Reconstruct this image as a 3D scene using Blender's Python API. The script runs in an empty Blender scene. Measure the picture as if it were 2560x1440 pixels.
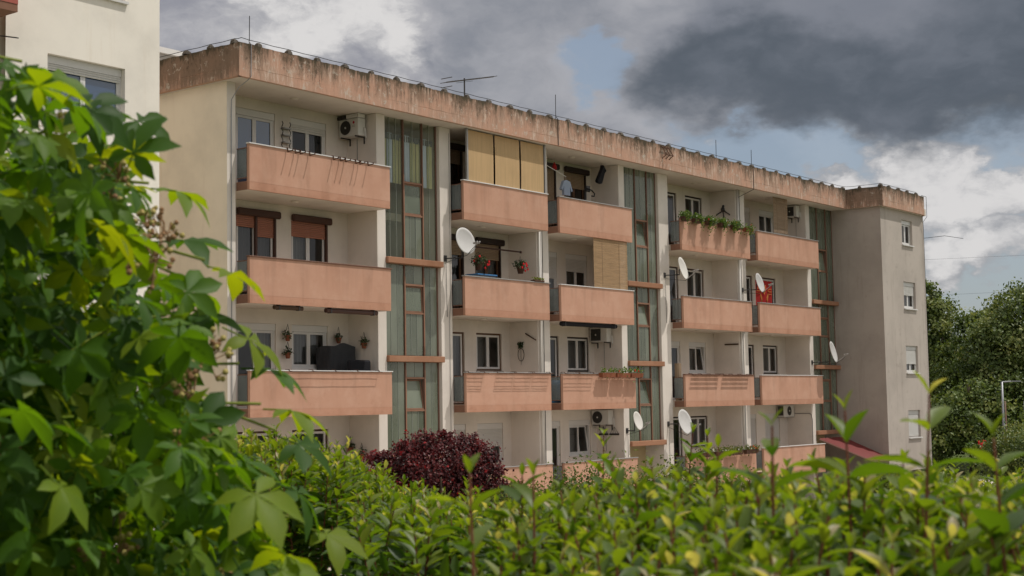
import bpy, math, random
import numpy as np
from mathutils import Vector, Matrix

random.seed(7)
rng = np.random.default_rng(11)
scene = bpy.context.scene
col = scene.collection
R = math.radians

# ------------------------------------------------------------------ camera
CAM = Vector((0.0, -26.7885, 0.0))
cam_d = bpy.data.cameras.new('camera')
cam = bpy.data.objects.new('camera', cam_d)
col.objects.link(cam)
cr = Vector((0.609365, -0.792705, -0.017103))
cu = Vector((-0.051456, -0.061061, 0.996807))
cf = Vector((0.791218, 0.606540, 0.077998))
cam.matrix_world = Matrix(((cr.x, cu.x, -cf.x, CAM.x), (cr.y, cu.y, -cf.y, CAM.y), (cr.z, cu.z, -cf.z, CAM.z), (0, 0, 0, 1)))
cam_d.lens = 51.46
cam_d.sensor_width = 36
cam_d.clip_start = 0.05
cam_d.clip_end = 6000
cam_d.dof.use_dof = True
cam_d.dof.focus_distance = 42
cam_d.dof.aperture_fstop = 12.0
scene.camera = cam

# ------------------------------------------------------------------ node helpers
def setin(t, node, key, v):
    s = node.inputs[key]
    if isinstance(v, bpy.types.NodeSocket):
        t.links.new(v, s)
    else:
        if hasattr(s, 'default_value'):
            try:
                s.default_value = v
            except Exception:
                s.default_value = tuple(v) + (1.0,) if len(v) == 3 else v

def N(t, typ, ins=None, **props):
    n = t.nodes.new(typ)
    for k, v in props.items():
        setattr(n, k, v)
    for k, v in (ins or {}).items():
        setin(t, n, k, v)
    return n

def MA(t, op, a, b=None, c=None, clamp=False):
    n = t.nodes.new('ShaderNodeMath')
    n.operation = op
    n.use_clamp = clamp
    for i, v in enumerate((a, b, c)):
        if v is not None:
            setin(t, n, i, v)
    return n.outputs[0]

def SS(t, v, lo, hi):
    n = N(t, 'ShaderNodeMapRange', {0: v, 1: lo, 2: hi, 3: 0.0, 4: 1.0}, interpolation_type='SMOOTHSTEP')
    return n.outputs[0]

def MIX(t, fac, a, b, blend='MIX'):
    n = t.nodes.new('ShaderNodeMix')
    n.data_type = 'RGBA'
    n.blend_type = blend
    for k, v in ((0, fac), (6, a), (7, b)):
        if not isinstance(v, bpy.types.NodeSocket) and not isinstance(v, (int, float)) and len(v) == 3:
            v = (*v, 1.0)
        setin(t, n, k, v)
    return n.outputs[2]

def VM(t, op, a, b=None, out=0):
    n = t.nodes.new('ShaderNodeVectorMath')
    n.operation = op
    setin(t, n, 0, a)
    if b is not None:
        setin(t, n, 1, b)
    return n.outputs[out]

def NOISE(t, vec, scale, detail=4, rough=0.55, dist=0.0, out='Fac'):
    n = N(t, 'ShaderNodeTexNoise', {'Vector': vec, 'Scale': scale, 'Detail': detail, 'Roughness': rough, 'Distortion': dist})
    return n.outputs['Fac' if out == 'Fac' else 'Color']

# ------------------------------------------------------------------ world: daylight sky with broken cloud
SUN_TRAVEL = Vector((-0.79, 1.0, -2.65)).normalized()
to_sun = -SUN_TRAVEL
world = bpy.data.worlds.new('World')
scene.world = world
world.use_nodes = True
wt = world.node_tree
wt.nodes.clear()
sky = N(wt, 'ShaderNodeTexSky', sky_type='NISHITA', sun_disc=False)
sky.sun_elevation = math.asin(to_sun.z)
sky.sun_rotation = math.atan2(to_sun.x, to_sun.y)
sky.air_density = 1.0
sky.dust_density = 1.5
sky.ozone_density = 1.5
tc = N(wt, 'ShaderNodeTexCoord')
D0 = VM(wt, 'NORMALIZE', tc.outputs['Generated'])
# cloud noise lives on the direction sphere, a little flattened so clouds lie in layers
flat = VM(wt, 'MULTIPLY', D0, (1.0, 1.0, 1.75))
warp = N(wt, 'ShaderNodeTexNoise', {'Vector': flat, 'Scale': 7.0, 'Detail': 5.0, 'Roughness': 0.55})
warpv = VM(wt, 'SUBTRACT', warp.outputs['Color'], (0.5, 0.5, 0.5))
warpb = N(wt, 'ShaderNodeTexNoise', {'Vector': flat, 'Scale': 30.0, 'Detail': 5.0, 'Roughness': 0.6})
warpbv = VM(wt, 'SUBTRACT', warpb.outputs['Color'], (0.5, 0.5, 0.5))
sc1 = N(wt, 'ShaderNodeVectorMath', {0: warpv, 3: 0.11}, operation='SCALE').outputs[0]
sc2 = N(wt, 'ShaderNodeVectorMath', {0: warpbv, 3: 0.035}, operation='SCALE').outputs[0]
DW = VM(wt, 'ADD', VM(wt, 'ADD', D0, sc1), sc2)
def blob(d, rad, flatten=1.0):
    """soft round mask around a direction, on the warped sphere"""
    diff = VM(wt, 'SUBTRACT', DW, d)
    diff = VM(wt, 'MULTIPLY', diff, (1.0, 1.0, flatten))
    ln = VM(wt, 'LENGTH', diff, out=1)
    return SS(wt, ln, rad, rad * 0.25)
def union(items):
    acc = None
    for it in items:
        b = blob(*it)
        acc = b if acc is None else MA(wt, 'MAXIMUM', acc, b)
    return acc
base_n = NOISE(wt, flat, 4.2, 7, 0.52, 0.3)
fine_n = NOISE(wt, VM(wt, 'ADD', flat, sc1), 13.0, 8, 0.55, 0.1)
puff_n = NOISE(wt, VM(wt, 'ADD', flat, sc2), 30.0, 7, 0.55, 0.2)
dark_m = union([((0.852, 0.473, 0.216), 0.080, 1.6), ((0.865, 0.453, 0.215), 0.11, 1.8), ((0.890, 0.405, 0.210), 0.12, 1.9), ((0.911, 0.360, 0.208), 0.12, 1.8),
                ((0.9226, 0.316, 0.205), 0.11, 1.6), ((0.93, 0.27, 0.235), 0.14, 1.2)])
veil_m = union([((0.76, 0.60, 0.24), 0.15, 1.1), ((0.80, 0.55, 0.22), 0.14, 1.1), ((0.865, 0.436, 0.255), 0.16, 1.2), ((0.90, 0.37, 0.26), 0.16, 1.2), ((0.86, 0.49, 0.16), 0.10, 1.6)])
left_m = union([((0.64, 0.72, 0.25), 0.17, 1.0), ((0.68, 0.68, 0.25), 0.12, 1.0)])
upper_m = union([((0.855, 0.46, 0.245), 0.09, 1.2), ((0.875, 0.42, 0.250), 0.11, 1.2), ((0.90, 0.37, 0.245), 0.12, 1.2), ((0.925, 0.31, 0.26), 0.14, 1.1)])
bright_m = union([((0.6634, 0.7018, 0.264), 0.068, 1.0), ((0.6833, 0.6808, 0.266), 0.070, 1.0), ((0.7156, 0.653, 0.246), 0.050, 1.0),
                  ((0.64, 0.70, 0.31), 0.10, 1.2)])
cum_m = union([((0.8988, 0.4127, 0.143), 0.034, 1.6), ((0.9232, 0.3596, 0.1354), 0.060, 1.0), ((0.9397, 0.3213, 0.1175), 0.048, 1.3),
                  ((0.934, 0.347, 0.080), 0.040, 1.2), ((0.9437, 0.3187, 0.085), 0.042, 1.2), ((0.95, 0.28, 0.12), 0.06, 1.2)])
blue_m = union([((0.8141, 0.536, 0.2236), 0.036, 1.3), ((0.8679, 0.4703, 0.166), 0.055, 2.4), ((0.9008, 0.4047, 0.160), 0.058, 2.6),
                ((0.9346, 0.3412, 0.1005), 0.06, 2.0), ((0.94, 0.31, 0.16), 0.08, 2.0), ((0.885, 0.44, 0.150), 0.10, 1.8), ((0.925, 0.355, 0.125), 0.11, 1.5), ((0.94, 0.33, 0.05), 0.13, 1.2)])
K = 10.0                      # the background runs at strength 0.1
def kk(*c):
    return tuple(K * v for v in c)
# broken bright overcast all round
cl = MIX(wt, SS(wt, base_n, 0.34, 0.66), kk(0.46, 0.455, 0.465), kk(0.75, 0.735, 0.715))
cl = MIX(wt, SS(wt, MA(wt, 'ADD', MA(wt, 'MULTIPLY', fine_n, 0.7), MA(wt, 'MULTIPLY', base_n, 0.4)), 0.56, 0.80), cl, kk(0.90, 0.875, 0.845))
# greyer cloud bank standing over the block
veilc = MIX(wt, SS(wt, MA(wt, 'ADD', MA(wt, 'MULTIPLY', fine_n, 0.55), MA(wt, 'MULTIPLY', base_n, 0.5)), 0.40, 0.68), kk(0.195, 0.212, 0.250), kk(0.375, 0.378, 0.405))
cl = MIX(wt, SS(wt, MA(wt, 'ADD', veil_m, MA(wt, 'MULTIPLY', MA(wt, 'SUBTRACT', fine_n, 0.5), 0.8)), 0.05, 0.60), cl, veilc)
leftc = MIX(wt, SS(wt, MA(wt, 'ADD', MA(wt, 'MULTIPLY', fine_n, 0.6), MA(wt, 'MULTIPLY', puff_n, 0.4)), 0.38, 0.66), kk(0.27, 0.275, 0.315), kk(0.47, 0.465, 0.48))
cl = MIX(wt, SS(wt, MA(wt, 'ADD', left_m, MA(wt, 'MULTIPLY', MA(wt, 'SUBTRACT', fine_n, 0.5), 0.9)), 0.05, 0.7), cl, leftc)
bluesky = MIX(wt, 0.50, sky.outputs[0], kk(0.30, 0.335, 0.38))
cl = MIX(wt, MA(wt, 'MULTIPLY', SS(wt, MA(wt, 'ADD', blue_m, MA(wt, 'MULTIPLY', MA(wt, 'SUBTRACT', fine_n, 0.5), 1.4)), 0.12, 0.75), 0.9), cl, bluesky)
brt_in = MA(wt, 'ADD', bright_m, MA(wt, 'ADD', MA(wt, 'MULTIPLY', MA(wt, 'SUBTRACT', fine_n, 0.5), 1.3), MA(wt, 'MULTIPLY', MA(wt, 'SUBTRACT', puff_n, 0.5), 0.9)))
brt_f = SS(wt, brt_in, 0.16, 0.80)
puff_c = MIX(wt, SS(wt, MA(wt, 'ADD', brt_in, MA(wt, 'MULTIPLY', MA(wt, 'SUBTRACT', puff_n, 0.5), 1.6)), 0.35, 1.15), kk(0.40, 0.40, 0.42), kk(0.68, 0.665, 0.655))
cl = MIX(wt, MA(wt, 'MULTIPLY', brt_f, 0.92), cl, puff_c)
cum_in = MA(wt, 'ADD', cum_m, MA(wt, 'ADD', MA(wt, 'MULTIPLY', MA(wt, 'SUBTRACT', fine_n, 0.5), 1.3), MA(wt, 'MULTIPLY', MA(wt, 'SUBTRACT', puff_n, 0.5), 0.9)))
cum_c = MIX(wt, SS(wt, MA(wt, 'ADD', cum_in, MA(wt, 'MULTIPLY', MA(wt, 'SUBTRACT', puff_n, 0.5), 1.4)), 0.25, 1.15), kk(0.32, 0.325, 0.345), kk(0.68, 0.66, 0.65))
cl = MIX(wt, MA(wt, 'MULTIPLY', SS(wt, cum_in, 0.20, 0.66), 0.9), cl, cum_c)
up_in = MA(wt, 'ADD', upper_m, MA(wt, 'MULTIPLY', MA(wt, 'SUBTRACT', fine_n, 0.5), 1.3))
cl = MIX(wt, MA(wt, 'MULTIPLY', SS(wt, up_in, 0.30, 1.0), 0.80), cl, kk(0.185, 0.200, 0.238))
drk_in = MA(wt, 'ADD', dark_m, MA(wt, 'ADD', MA(wt, 'MULTIPLY', MA(wt, 'SUBTRACT', fine_n, 0.5), 0.75), MA(wt, 'MULTIPLY', MA(wt, 'SUBTRACT', puff_n, 0.5), 0.2)))
dcol = MIX(wt, SS(wt, fine_n, 0.36, 0.70), kk(0.080, 0.098, 0.122), kk(0.140, 0.158, 0.190))
cl = MIX(wt, MA(wt, 'MULTIPLY', SS(wt, drk_in, 0.10, 1.02), 0.94), cl, dcol)
bg = N(wt, 'ShaderNodeBackground', {'Color': cl, 'Strength': 0.1})
wo = N(wt, 'ShaderNodeOutputWorld', {'Surface': bg.outputs[0]})

sun_d = bpy.data.lights.new('sun', 'SUN')
sun_d.energy = 2.9
sun_d.angle = R(0.53)
sun_d.color = (1.0, 0.95, 0.87)
sun = bpy.data.objects.new('sun', sun_d)
sun.rotation_euler = SUN_TRAVEL.to_track_quat('-Z', 'Y').to_euler()
sun.location = (20, -20, 40)
col.objects.link(sun)

scene.view_settings.view_transform = 'Standard'
scene.view_settings.look = 'None'
scene.view_settings.exposure = 0.08
scene.view_settings.gamma = 1.0
scene.view_settings.use_curve_mapping = False
scene.cycles.use_denoising = True
scene.cycles.max_bounces = 6
scene.cycles.transparent_max_bounces = 12
scene.cycles.caustics_reflective = False
scene.cycles.caustics_refractive = False
scene.cycles.sample_clamp_indirect = 4.0

# ------------------------------------------------------------------ materials
MATS = {}
def newmat(name):
    m = bpy.data.materials.new(name)
    m.use_nodes = True
    m.node_tree.nodes.clear()
    MATS[name] = m
    return m, m.node_tree

def finish(t, color, rough=0.7, spec=0.3, bump=None, bstr=0.3, bdist=0.01, metal=0.0):
    ins = {'Base Color': color, 'Roughness': rough, 'Metallic': metal, 'Specular IOR Level': spec}
    p = N(t, 'ShaderNodeBsdfPrincipled', ins)
    if bump is not None:
        b = N(t, 'ShaderNodeBump', {'Height': bump, 'Strength': bstr, 'Distance': bdist})
        t.links.new(b.outputs[0], p.inputs['Normal'])
    o = N(t, 'ShaderNodeOutputMaterial', {'Surface': p.outputs[0]})
    return p

def simple(name, rgb, rough=0.6, spec=0.3, metal=0.0, var=0.18, scale=6.0):
    m, t = newmat(name)
    g = N(t, 'ShaderNodeNewGeometry')
    n = NOISE(t, g.outputs['Position'], scale, 5, 0.6)
    oi = N(t, 'ShaderNodeObjectInfo')
    k = MA(t, 'ADD', MA(t, 'MULTIPLY', n, 0.7), MA(t, 'MULTIPLY', oi.outputs['Random'], 0.3))
    dark = tuple(c * (1 - var) for c in rgb)
    lite = tuple(min(1, c * (1 + var)) for c in rgb)
    finish(t, MIX(t, k, dark, lite), rough, spec, metal=metal)
    return m

def plaster(name, rgb, stain=(0.30, 0.26, 0.22), amount=0.5, streak=0.35, rough=0.85):
    m, t = newmat(name)
    g = N(t, 'ShaderNodeNewGeometry')
    P = g.outputs['Position']
    big = NOISE(t, P, 0.55, 5, 0.6)
    mid = NOISE(t, P, 2.6, 6, 0.65)
    st = NOISE(t, VM(t, 'MULTIPLY', P, (3.2, 3.2, 0.28)), 1.0, 6, 0.65)
    fine = NOISE(t, P, 38.0, 3, 0.7)
    spots = NOISE(t, P, 9.0, 5, 0.75)
    c = MIX(t, SS(t, big, 0.38, 0.68), rgb, tuple(v * 0.86 for v in rgb))
    c = MIX(t, MA(t, 'MULTIPLY', SS(t, st, 0.52, 0.76), streak), c, stain)
    c = MIX(t, MA(t, 'MULTIPLY', SS(t, mid, 0.57, 0.78), amount * 0.5), c, stain)
    c = MIX(t, MA(t, 'MULTIPLY', SS(t, spots, 0.70, 0.76), amount), c, tuple(v * 0.45 for v in rgb))
    finish(t, c, rough, 0.2, MA(t, 'ADD', fine, MA(t, 'MULTIPLY', mid, 1.5)), 0.25, 0.006)
    return m

plaster('wall_white', (0.75, 0.69, 0.63), stain=(0.42, 0.34, 0.28), amount=0.4, streak=0.12)
plaster('wall_cream', (0.86, 0.76, 0.615), stain=(0.60, 0.47, 0.36), amount=0.25, streak=0.22)
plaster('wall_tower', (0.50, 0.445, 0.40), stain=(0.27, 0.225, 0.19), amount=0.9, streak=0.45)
plaster('wall_tower_shaded', (0.41, 0.36, 0.32), stain=(0.25, 0.21, 0.175), amount=0.9, streak=0.45)  # darker copy of the tower paint, deepens the shade on this side
plaster('wall_neighbour', (0.88, 0.83, 0.755), stain=(0.66, 0.57, 0.46), amount=0.2, streak=0.35)
plaster('wall_entrance', (0.48, 0.38, 0.22), amount=0.3)
plaster('concrete', (0.36, 0.34, 0.32), stain=(0.15, 0.14, 0.12), amount=0.6, streak=0.5)
simple('floor_tile', (0.70, 0.54, 0.42), 0.6, 0.3, var=0.15, scale=3)
plaster('paving', (0.52, 0.465, 0.40), stain=(0.2, 0.18, 0.15), amount=0.5, streak=0.1)
plaster('soffit', (0.66, 0.60, 0.53), stain=(0.34, 0.29, 0.23), amount=0.35, streak=0.1)

def salmon(name, rgb):
    m, t = newmat(name)
    g = N(t, 'ShaderNodeNewGeometry')
    P = g.outputs['Position']
    oi = N(t, 'ShaderNodeObjectInfo')
    big = NOISE(t, P, 0.9, 5, 0.6)
    st = NOISE(t, VM(t, 'MULTIPLY', P, (1.5, 1.5, 0.35)), 1.0, 3, 0.55)
    mid = NOISE(t, P, 3.5, 6, 0.65)
    fine = NOISE(t, P, 45.0, 3, 0.7)
    chips = NOISE(t, P, 13.0, 6, 0.8)
    c = MIX(t, SS(t, big, 0.32, 0.70), rgb, (rgb[0] * 0.90, rgb[1] * 0.86, rgb[2] * 0.84))
    c = MIX(t, MA(t, 'MULTIPLY', oi.outputs['Random'], 0.65), c, (rgb[0] * 0.86, rgb[1] * 0.84, rgb[2] * 0.82))
    c = MIX(t, MA(t, 'MULTIPLY', SS(t, st, 0.50, 0.74), 0.50), c, (rgb[0] * 0.62, rgb[1] * 0.56, rgb[2] * 0.5))
    c = MIX(t, MA(t, 'MULTIPLY', SS(t, mid, 0.55, 0.75), 0.38), c, (rgb[0] * 0.70, rgb[1] * 0.60, rgb[2] * 0.55))
    c = MIX(t, MA(t, 'MULTIPLY', SS(t, chips, 0.70, 0.73), 0.75), c, (0.16, 0.10, 0.07))
    # rain runs down from under the rail cap, grime gathers along the foot
    zz = N(t, 'ShaderNodeSeparateXYZ', {0: P}).outputs['Z']
    hb = MA(t, 'MULTIPLY', MA(t, 'SUBTRACT', 1.0, MA(t, 'FRACT', MA(t, 'DIVIDE', MA(t, 'SUBTRACT', zz, 0.906 - 28.0), 2.8))), 2.8)
    runs = MA(t, 'ADD', MA(t, 'MULTIPLY', MA(t, 'SUBTRACT', NOISE(t, VM(t, 'MULTIPLY', P, (2.2, 2.2, 0.12)), 1.0, 3, 0.6), 0.5), 2.6), 0.5)
    rmask = SS(t, MA(t, 'SUBTRACT', runs, MA(t, 'MULTIPLY', hb, 0.42)), 0.30, 0.75)
    c = MIX(t, MA(t, 'MULTIPLY', rmask, 0.24), c, (rgb[0] * 0.50, rgb[1] * 0.48, rgb[2] * 0.46))
    foot = SS(t, MA(t, 'ADD', hb, MA(t, 'MULTIPLY', MA(t, 'SUBTRACT', mid, 0.5), 0.9)), 1.02, 1.22)
    c = MIX(t, MA(t, 'MULTIPLY', foot, 0.30), c, (rgb[0] * 0.66, rgb[1] * 0.58, rgb[2] * 0.54))
    dust = SS(t, NOISE(t, P, 1.7, 6, 0.7), 0.46, 0.66)
    c = MIX(t, MA(t, 'MULTIPLY', dust, 0.22), c, (min(1, rgb[0] * 1.12), rgb[1] * 1.28, rgb[2] * 1.36))
    finish(t, c, 0.85, 0.15, MA(t, 'ADD', fine, mid), 0.3, 0.006)
    return m
salmon('parapet_salmon', (0.57, 0.335, 0.242))
salmon('slab_edge_salmon', (0.53, 0.295, 0.205))
salmon('band_salmon', (0.40, 0.215, 0.135))
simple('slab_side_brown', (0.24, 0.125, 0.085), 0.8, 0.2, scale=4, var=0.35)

# weathered roof fascia: salmon paint, black run-off streaks from the top edge, peeled pale patches
m, t = newmat('fascia_weathered')
g = N(t, 'ShaderNodeNewGeometry')
P = g.outputs['Position']
sep = N(t, 'ShaderNodeSeparateXYZ', {0: P})
hz = MA(t, 'DIVIDE', MA(t, 'SUBTRACT', sep.outputs['Z'], 8.06), 0.84)
along = VM(t, 'MULTIPLY', P, (1.0, 1.0, 0.07))
s1 = MA(t, 'ADD', MA(t, 'MULTIPLY', MA(t, 'SUBTRACT', NOISE(t, along, 4.0, 8, 0.78), 0.5), 1.9), 0.5)
s2 = MA(t, 'ADD', MA(t, 'MULTIPLY', MA(t, 'SUBTRACT', NOISE(t, along, 1.6, 5, 0.6), 0.5), 1.6), 0.5)
speck = NOISE(t, VM(t, 'MULTIPLY', P, (1.0, 1.0, 0.6)), 11.0, 8, 0.85)
blot = NOISE(t, P, 1.6, 6, 0.65)
base = MIX(t, SS(t, blot, 0.35, 0.66), (0.53, 0.315, 0.228), (0.44, 0.292, 0.220))
s3 = MA(t, 'ADD', MA(t, 'MULTIPLY', MA(t, 'SUBTRACT', NOISE(t, VM(t, 'MULTIPLY', P, (1.0, 1.0, 0.16)), 8.5, 6, 0.8), 0.5), 2.4), 0.5)
base = MIX(t, MA(t, 'MULTIPLY', SS(t, s3, 0.50, 1.0), 0.35), base, (0.24, 0.165, 0.12))
sx = N(t, 'ShaderNodeSeparateXYZ', {0: g.outputs['Normal']})
endf = MA(t, 'MULTIPLY', SS(t, MA(t, 'ABSOLUTE', sx.outputs['X']), 0.5, 0.9), 0.30)      # faces turned along x get more of the dark tone
reach = MA(t, 'ADD', MA(t, 'ADD', MA(t, 'MULTIPLY', hz, 0.55), MA(t, 'MULTIPLY', s1, 0.62)), MA(t, 'ADD', MA(t, 'MULTIPLY', s2, 0.40), MA(t, 'ADD', endf, MA(t, 'MULTIPLY', s3, 0.38))))
mixs = MA(t, 'ADD', MA(t, 'MULTIPLY', s1, 0.45), MA(t, 'MULTIPLY', s3, 0.45))
dirt = SS(t, MA(t, 'ADD', MA(t, 'ADD', mixs, MA(t, 'MULTIPLY', MA(t, 'SUBTRACT', hz, 0.5), 0.50)), MA(t, 'ADD', endf, MA(t, 'MULTIPLY', MA(t, 'SUBTRACT', s2, 0.5), 0.35))), 0.36, 0.70)
c = MIX(t, MA(t, 'MULTIPLY', dirt, MA(t, 'ADD', 0.58, MA(t, 'MULTIPLY', s2, 0.36))), base, (0.17, 0.122, 0.086))
pale = SS(t, MA(t, 'ADD', MA(t, 'MULTIPLY', MA(t, 'SUBTRACT', 1.0, s3), 0.55), MA(t, 'MULTIPLY', blot, 0.5)), 0.56, 0.76)
c = MIX(t, MA(t, 'MULTIPLY', MA(t, 'MULTIPLY', pale, MA(t, 'SUBTRACT', 1.0, dirt)), 0.9), c, (0.64, 0.50, 0.41))
peel = SS(t, NOISE(t, P, 4.2, 8, 0.75), 0.58, 0.62)
c = MIX(t, MA(t, 'MULTIPLY', peel, 0.75), c, (0.52, 0.46, 0.39))
c = MIX(t, MA(t, 'MULTIPLY', SS(t, MA(t, 'ADD', speck, MA(t, 'MULTIPLY', hz, 0.18)), 0.60, 0.70), MA(t, 'MULTIPLY', SS(t, s2, 0.25, 0.8), 0.75)), c, (0.07, 0.05, 0.035))
moss = SS(t, MA(t, 'ADD', hz, MA(t, 'MULTIPLY', MA(t, 'SUBTRACT', s1, 0.5), 0.9)), 0.86, 1.04)
c = MIX(t, MA(t, 'MULTIPLY', moss, 0.85), c, (0.065, 0.055, 0.035))
finish(t, c, 0.9, 0.15, MA(t, 'ADD', speck, MA(t, 'MULTIPLY', s1, 0.6)), 0.55, 0.012)

simple('frame_white', (0.66, 0.65, 0.64), 0.4, 0.4, var=0.06)
simple('frame_brown', (0.062, 0.026, 0.017), 0.55, 0.35, var=0.3)
simple('frame_dark', (0.028, 0.016, 0.012), 0.55, 0.3, var=0.3)
simple('frame_walnut', (0.11, 0.055, 0.028), 0.55, 0.3, var=0.3)
simple('frame_orange', (0.25, 0.135, 0.088), 0.65, 0.25, var=0.35, scale=3.0)
simple('frame_faded', (0.17, 0.09, 0.065), 0.7, 0.25, var=0.35)
simple('shutter_pink', (0.42, 0.19, 0.135), 0.6, 0.3, var=0.08)
simple('shutter_tan', (0.33, 0.24, 0.16), 0.6, 0.3, var=0.08)
simple('shutter_white', (0.62, 0.61, 0.59), 0.55, 0.3, var=0.06)
simple('metal_white', (0.62, 0.61, 0.60), 0.4, 0.5, var=0.1)
simple('metal_grey', (0.34, 0.33, 0.32), 0.4, 0.5, metal=0.3, var=0.2)
simple('metal_brown', (0.15, 0.075, 0.05), 0.6, 0.4, var=0.3)
simple('metal_dark', (0.035, 0.032, 0.032), 0.5, 0.4, var=0.3)
simple('metal_rust', (0.085, 0.04, 0.025), 0.8, 0.2, var=0.4)
simple('galvanised', (0.30, 0.31, 0.33), 0.45, 0.5, metal=0.6, var=0.15)
simple('pipe_white', (0.66, 0.635, 0.60), 0.5, 0.4, var=0.1)
simple('dish_grey', (0.50, 0.49, 0.48), 0.5, 0.3, var=0.16, scale=5)
simple('dish_warm', (0.62, 0.60, 0.56), 0.45, 0.35, var=0.05, scale=3)
simple('ac_body', (0.60, 0.59, 0.565), 0.45, 0.4, var=0.07)
simple('ac_grille', (0.05, 0.048, 0.045), 0.6, 0.3, var=0.3)
simple('rubble_block', (0.11, 0.095, 0.08), 0.95, 0.1, var=0.5, scale=14)
simple('curtain_white', (0.36, 0.35, 0.34), 0.9, 0.1, var=0.12)
simple('curtain_grey', (0.13, 0.13, 0.14), 0.9, 0.1, var=0.2)
simple('curtain_yellow', (0.62, 0.585, 0.37), 0.9, 0.1, var=0.3, scale=2.5)
simple('curtain_blue', (0.66, 0.72, 0.88), 0.9, 0.1, var=0.1)
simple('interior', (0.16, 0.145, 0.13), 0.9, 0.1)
simple('cloth_black', (0.018, 0.018, 0.021), 0.9, 0.15, var=0.3)
simple('cloth_blue', (0.36, 0.41, 0.52), 0.9, 0.1, var=0.1)
simple('cloth_red', (0.30, 0.022, 0.02), 0.9, 0.1, var=0.2)
simple('cloth_ochre', (0.55, 0.24, 0.07), 0.9, 0.1, var=0.1)
simple('cover_charcoal', (0.04, 0.042, 0.047), 0.75, 0.25, var=0.3)
simple('plastic_blue', (0.04, 0.17, 0.38), 0.45, 0.4)
simple('terracotta', (0.24, 0.085, 0.045), 0.75, 0.2, var=0.2)
simple('pot_brown', (0.085, 0.042, 0.028), 0.7, 0.2, var=0.2)
simple('flower_red', (0.55, 0.02, 0.025), 0.7, 0.2, var=0.25)
simple('flower_white', (0.65, 0.62, 0.58), 0.7, 0.2, var=0.1)
simple('flower_pink', (0.65, 0.10, 0.22), 0.7, 0.2, var=0.25)
simple('canopy_red', (0.16, 0.028, 0.026), 0.45, 0.4, var=0.2)
simple('awning_red', (0.40, 0.11, 0.085), 0.6, 0.3, var=0.2)
simple('wood_dark', (0.075, 0.045, 0.028), 0.7, 0.2, var=0.3)
simple('wire_black', (0.02, 0.02, 0.022), 0.6, 0.3)
simple('emblem_red', (0.42, 0.02, 0.045), 0.5, 0.3)
simple('lettering_grey', (0.12, 0.12, 0.12), 0.5, 0.3)
simple('bark', (0.085, 0.065, 0.048), 0.9, 0.1, var=0.4, scale=9)
simple('stem_red', (0.16, 0.055, 0.03), 0.7, 0.25, var=0.3)
simple('stem_green', (0.20, 0.24, 0.03), 0.6, 0.3, var=0.2)
simple('bud_tan', (0.42, 0.34, 0.12), 0.7, 0.2, var=0.3, scale=60)
simple('bud_brown', (0.30, 0.17, 0.09), 0.8, 0.2, var=0.3, scale=60)
simple('soil', (0.05, 0.035, 0.025), 0.95, 0.1)

# yellow roll blind: coarse woven cloth
def woven(name, rgb, sx, sz, amt):
    m, t = newmat(name)
    g = N(t, 'ShaderNodeNewGeometry')
    P = g.outputs['Position']
    w = NOISE(t, VM(t, 'MULTIPLY', P, (sx, sx, sz)), 1.0, 4, 0.7)
    b = NOISE(t, P, 1.2, 4, 0.6)
    c = MIX(t, SS(t, w, 0.35, 0.7), rgb, tuple(v * (1 - amt) for v in rgb))
    c = MIX(t, MA(t, 'MULTIPLY', SS(t, b, 0.45, 0.75), 0.25), c, tuple(v * 0.6 for v in rgb))
    pr = N(t, 'ShaderNodeBsdfPrincipled', {'Base Color': c, 'Roughness': 0.85, 'Specular IOR Level': 0.15})
    tr = N(t, 'ShaderNodeBsdfTranslucent', {'Color': c})
    mx = N(t, 'ShaderNodeMixShader', {0: 0.15, 1: pr.outputs[0], 2: tr.outputs[0]})
    N(t, 'ShaderNodeOutputMaterial', {'Surface': mx.outputs[0]})
woven('blind_yellow', (0.62, 0.43, 0.235), 14, 0.6, 0.12)
woven('blind_bamboo', (0.50, 0.335, 0.195), 1.5, 30, 0.35)
woven('blind_bamboo_dull', (0.38, 0.275, 0.19), 1.5, 42, 0.35)

# window glass
m, t = newmat('glass')
fr = N(t, 'ShaderNodeFresnel', {'IOR': 1.5})
tr = N(t, 'ShaderNodeBsdfTransparent', {'Color': (0.70, 0.72, 0.72, 1)})
gl = N(t, 'ShaderNodeBsdfGlossy', {'Color': (0.9, 0.9, 0.9, 1), 'Roughness': 0.03})
mx = N(t, 'ShaderNodeMixShader', {0: MA(t, 'ADD', MA(t, 'MULTIPLY', fr.outputs[0], 0.8), 0.02), 1: tr.outputs[0], 2: gl.outputs[0]})
N(t, 'ShaderNodeOutputMaterial', {'Surface': mx.outputs[0]})
# coated (mirror-like) glass
m, t = newmat('glass_coated')
p = N(t, 'ShaderNodeBsdfPrincipled', {'Base Color': (0.035, 0.075, 0.15, 1), 'Roughness': 0.04, 'Specular IOR Level': 0.9, 'IOR': 1.7})
N(t, 'ShaderNodeOutputMaterial', {'Surface': p.outputs[0]})
# frosted balcony side pane
m, t = newmat('glass_frosted')
p = N(t, 'ShaderNodeBsdfPrincipled', {'Base Color': (0.20, 0.225, 0.225, 1), 'Roughness': 0.25, 'Specular IOR Level': 0.5})
tr = N(t, 'ShaderNodeBsdfTransparent', {'Color': (0.75, 0.78, 0.78, 1)})
mx = N(t, 'ShaderNodeMixShader', {0: 0.45, 1: p.outputs[0], 2: tr.outputs[0]})
N(t, 'ShaderNodeOutputMaterial', {'Surface': mx.outputs[0]})
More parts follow.
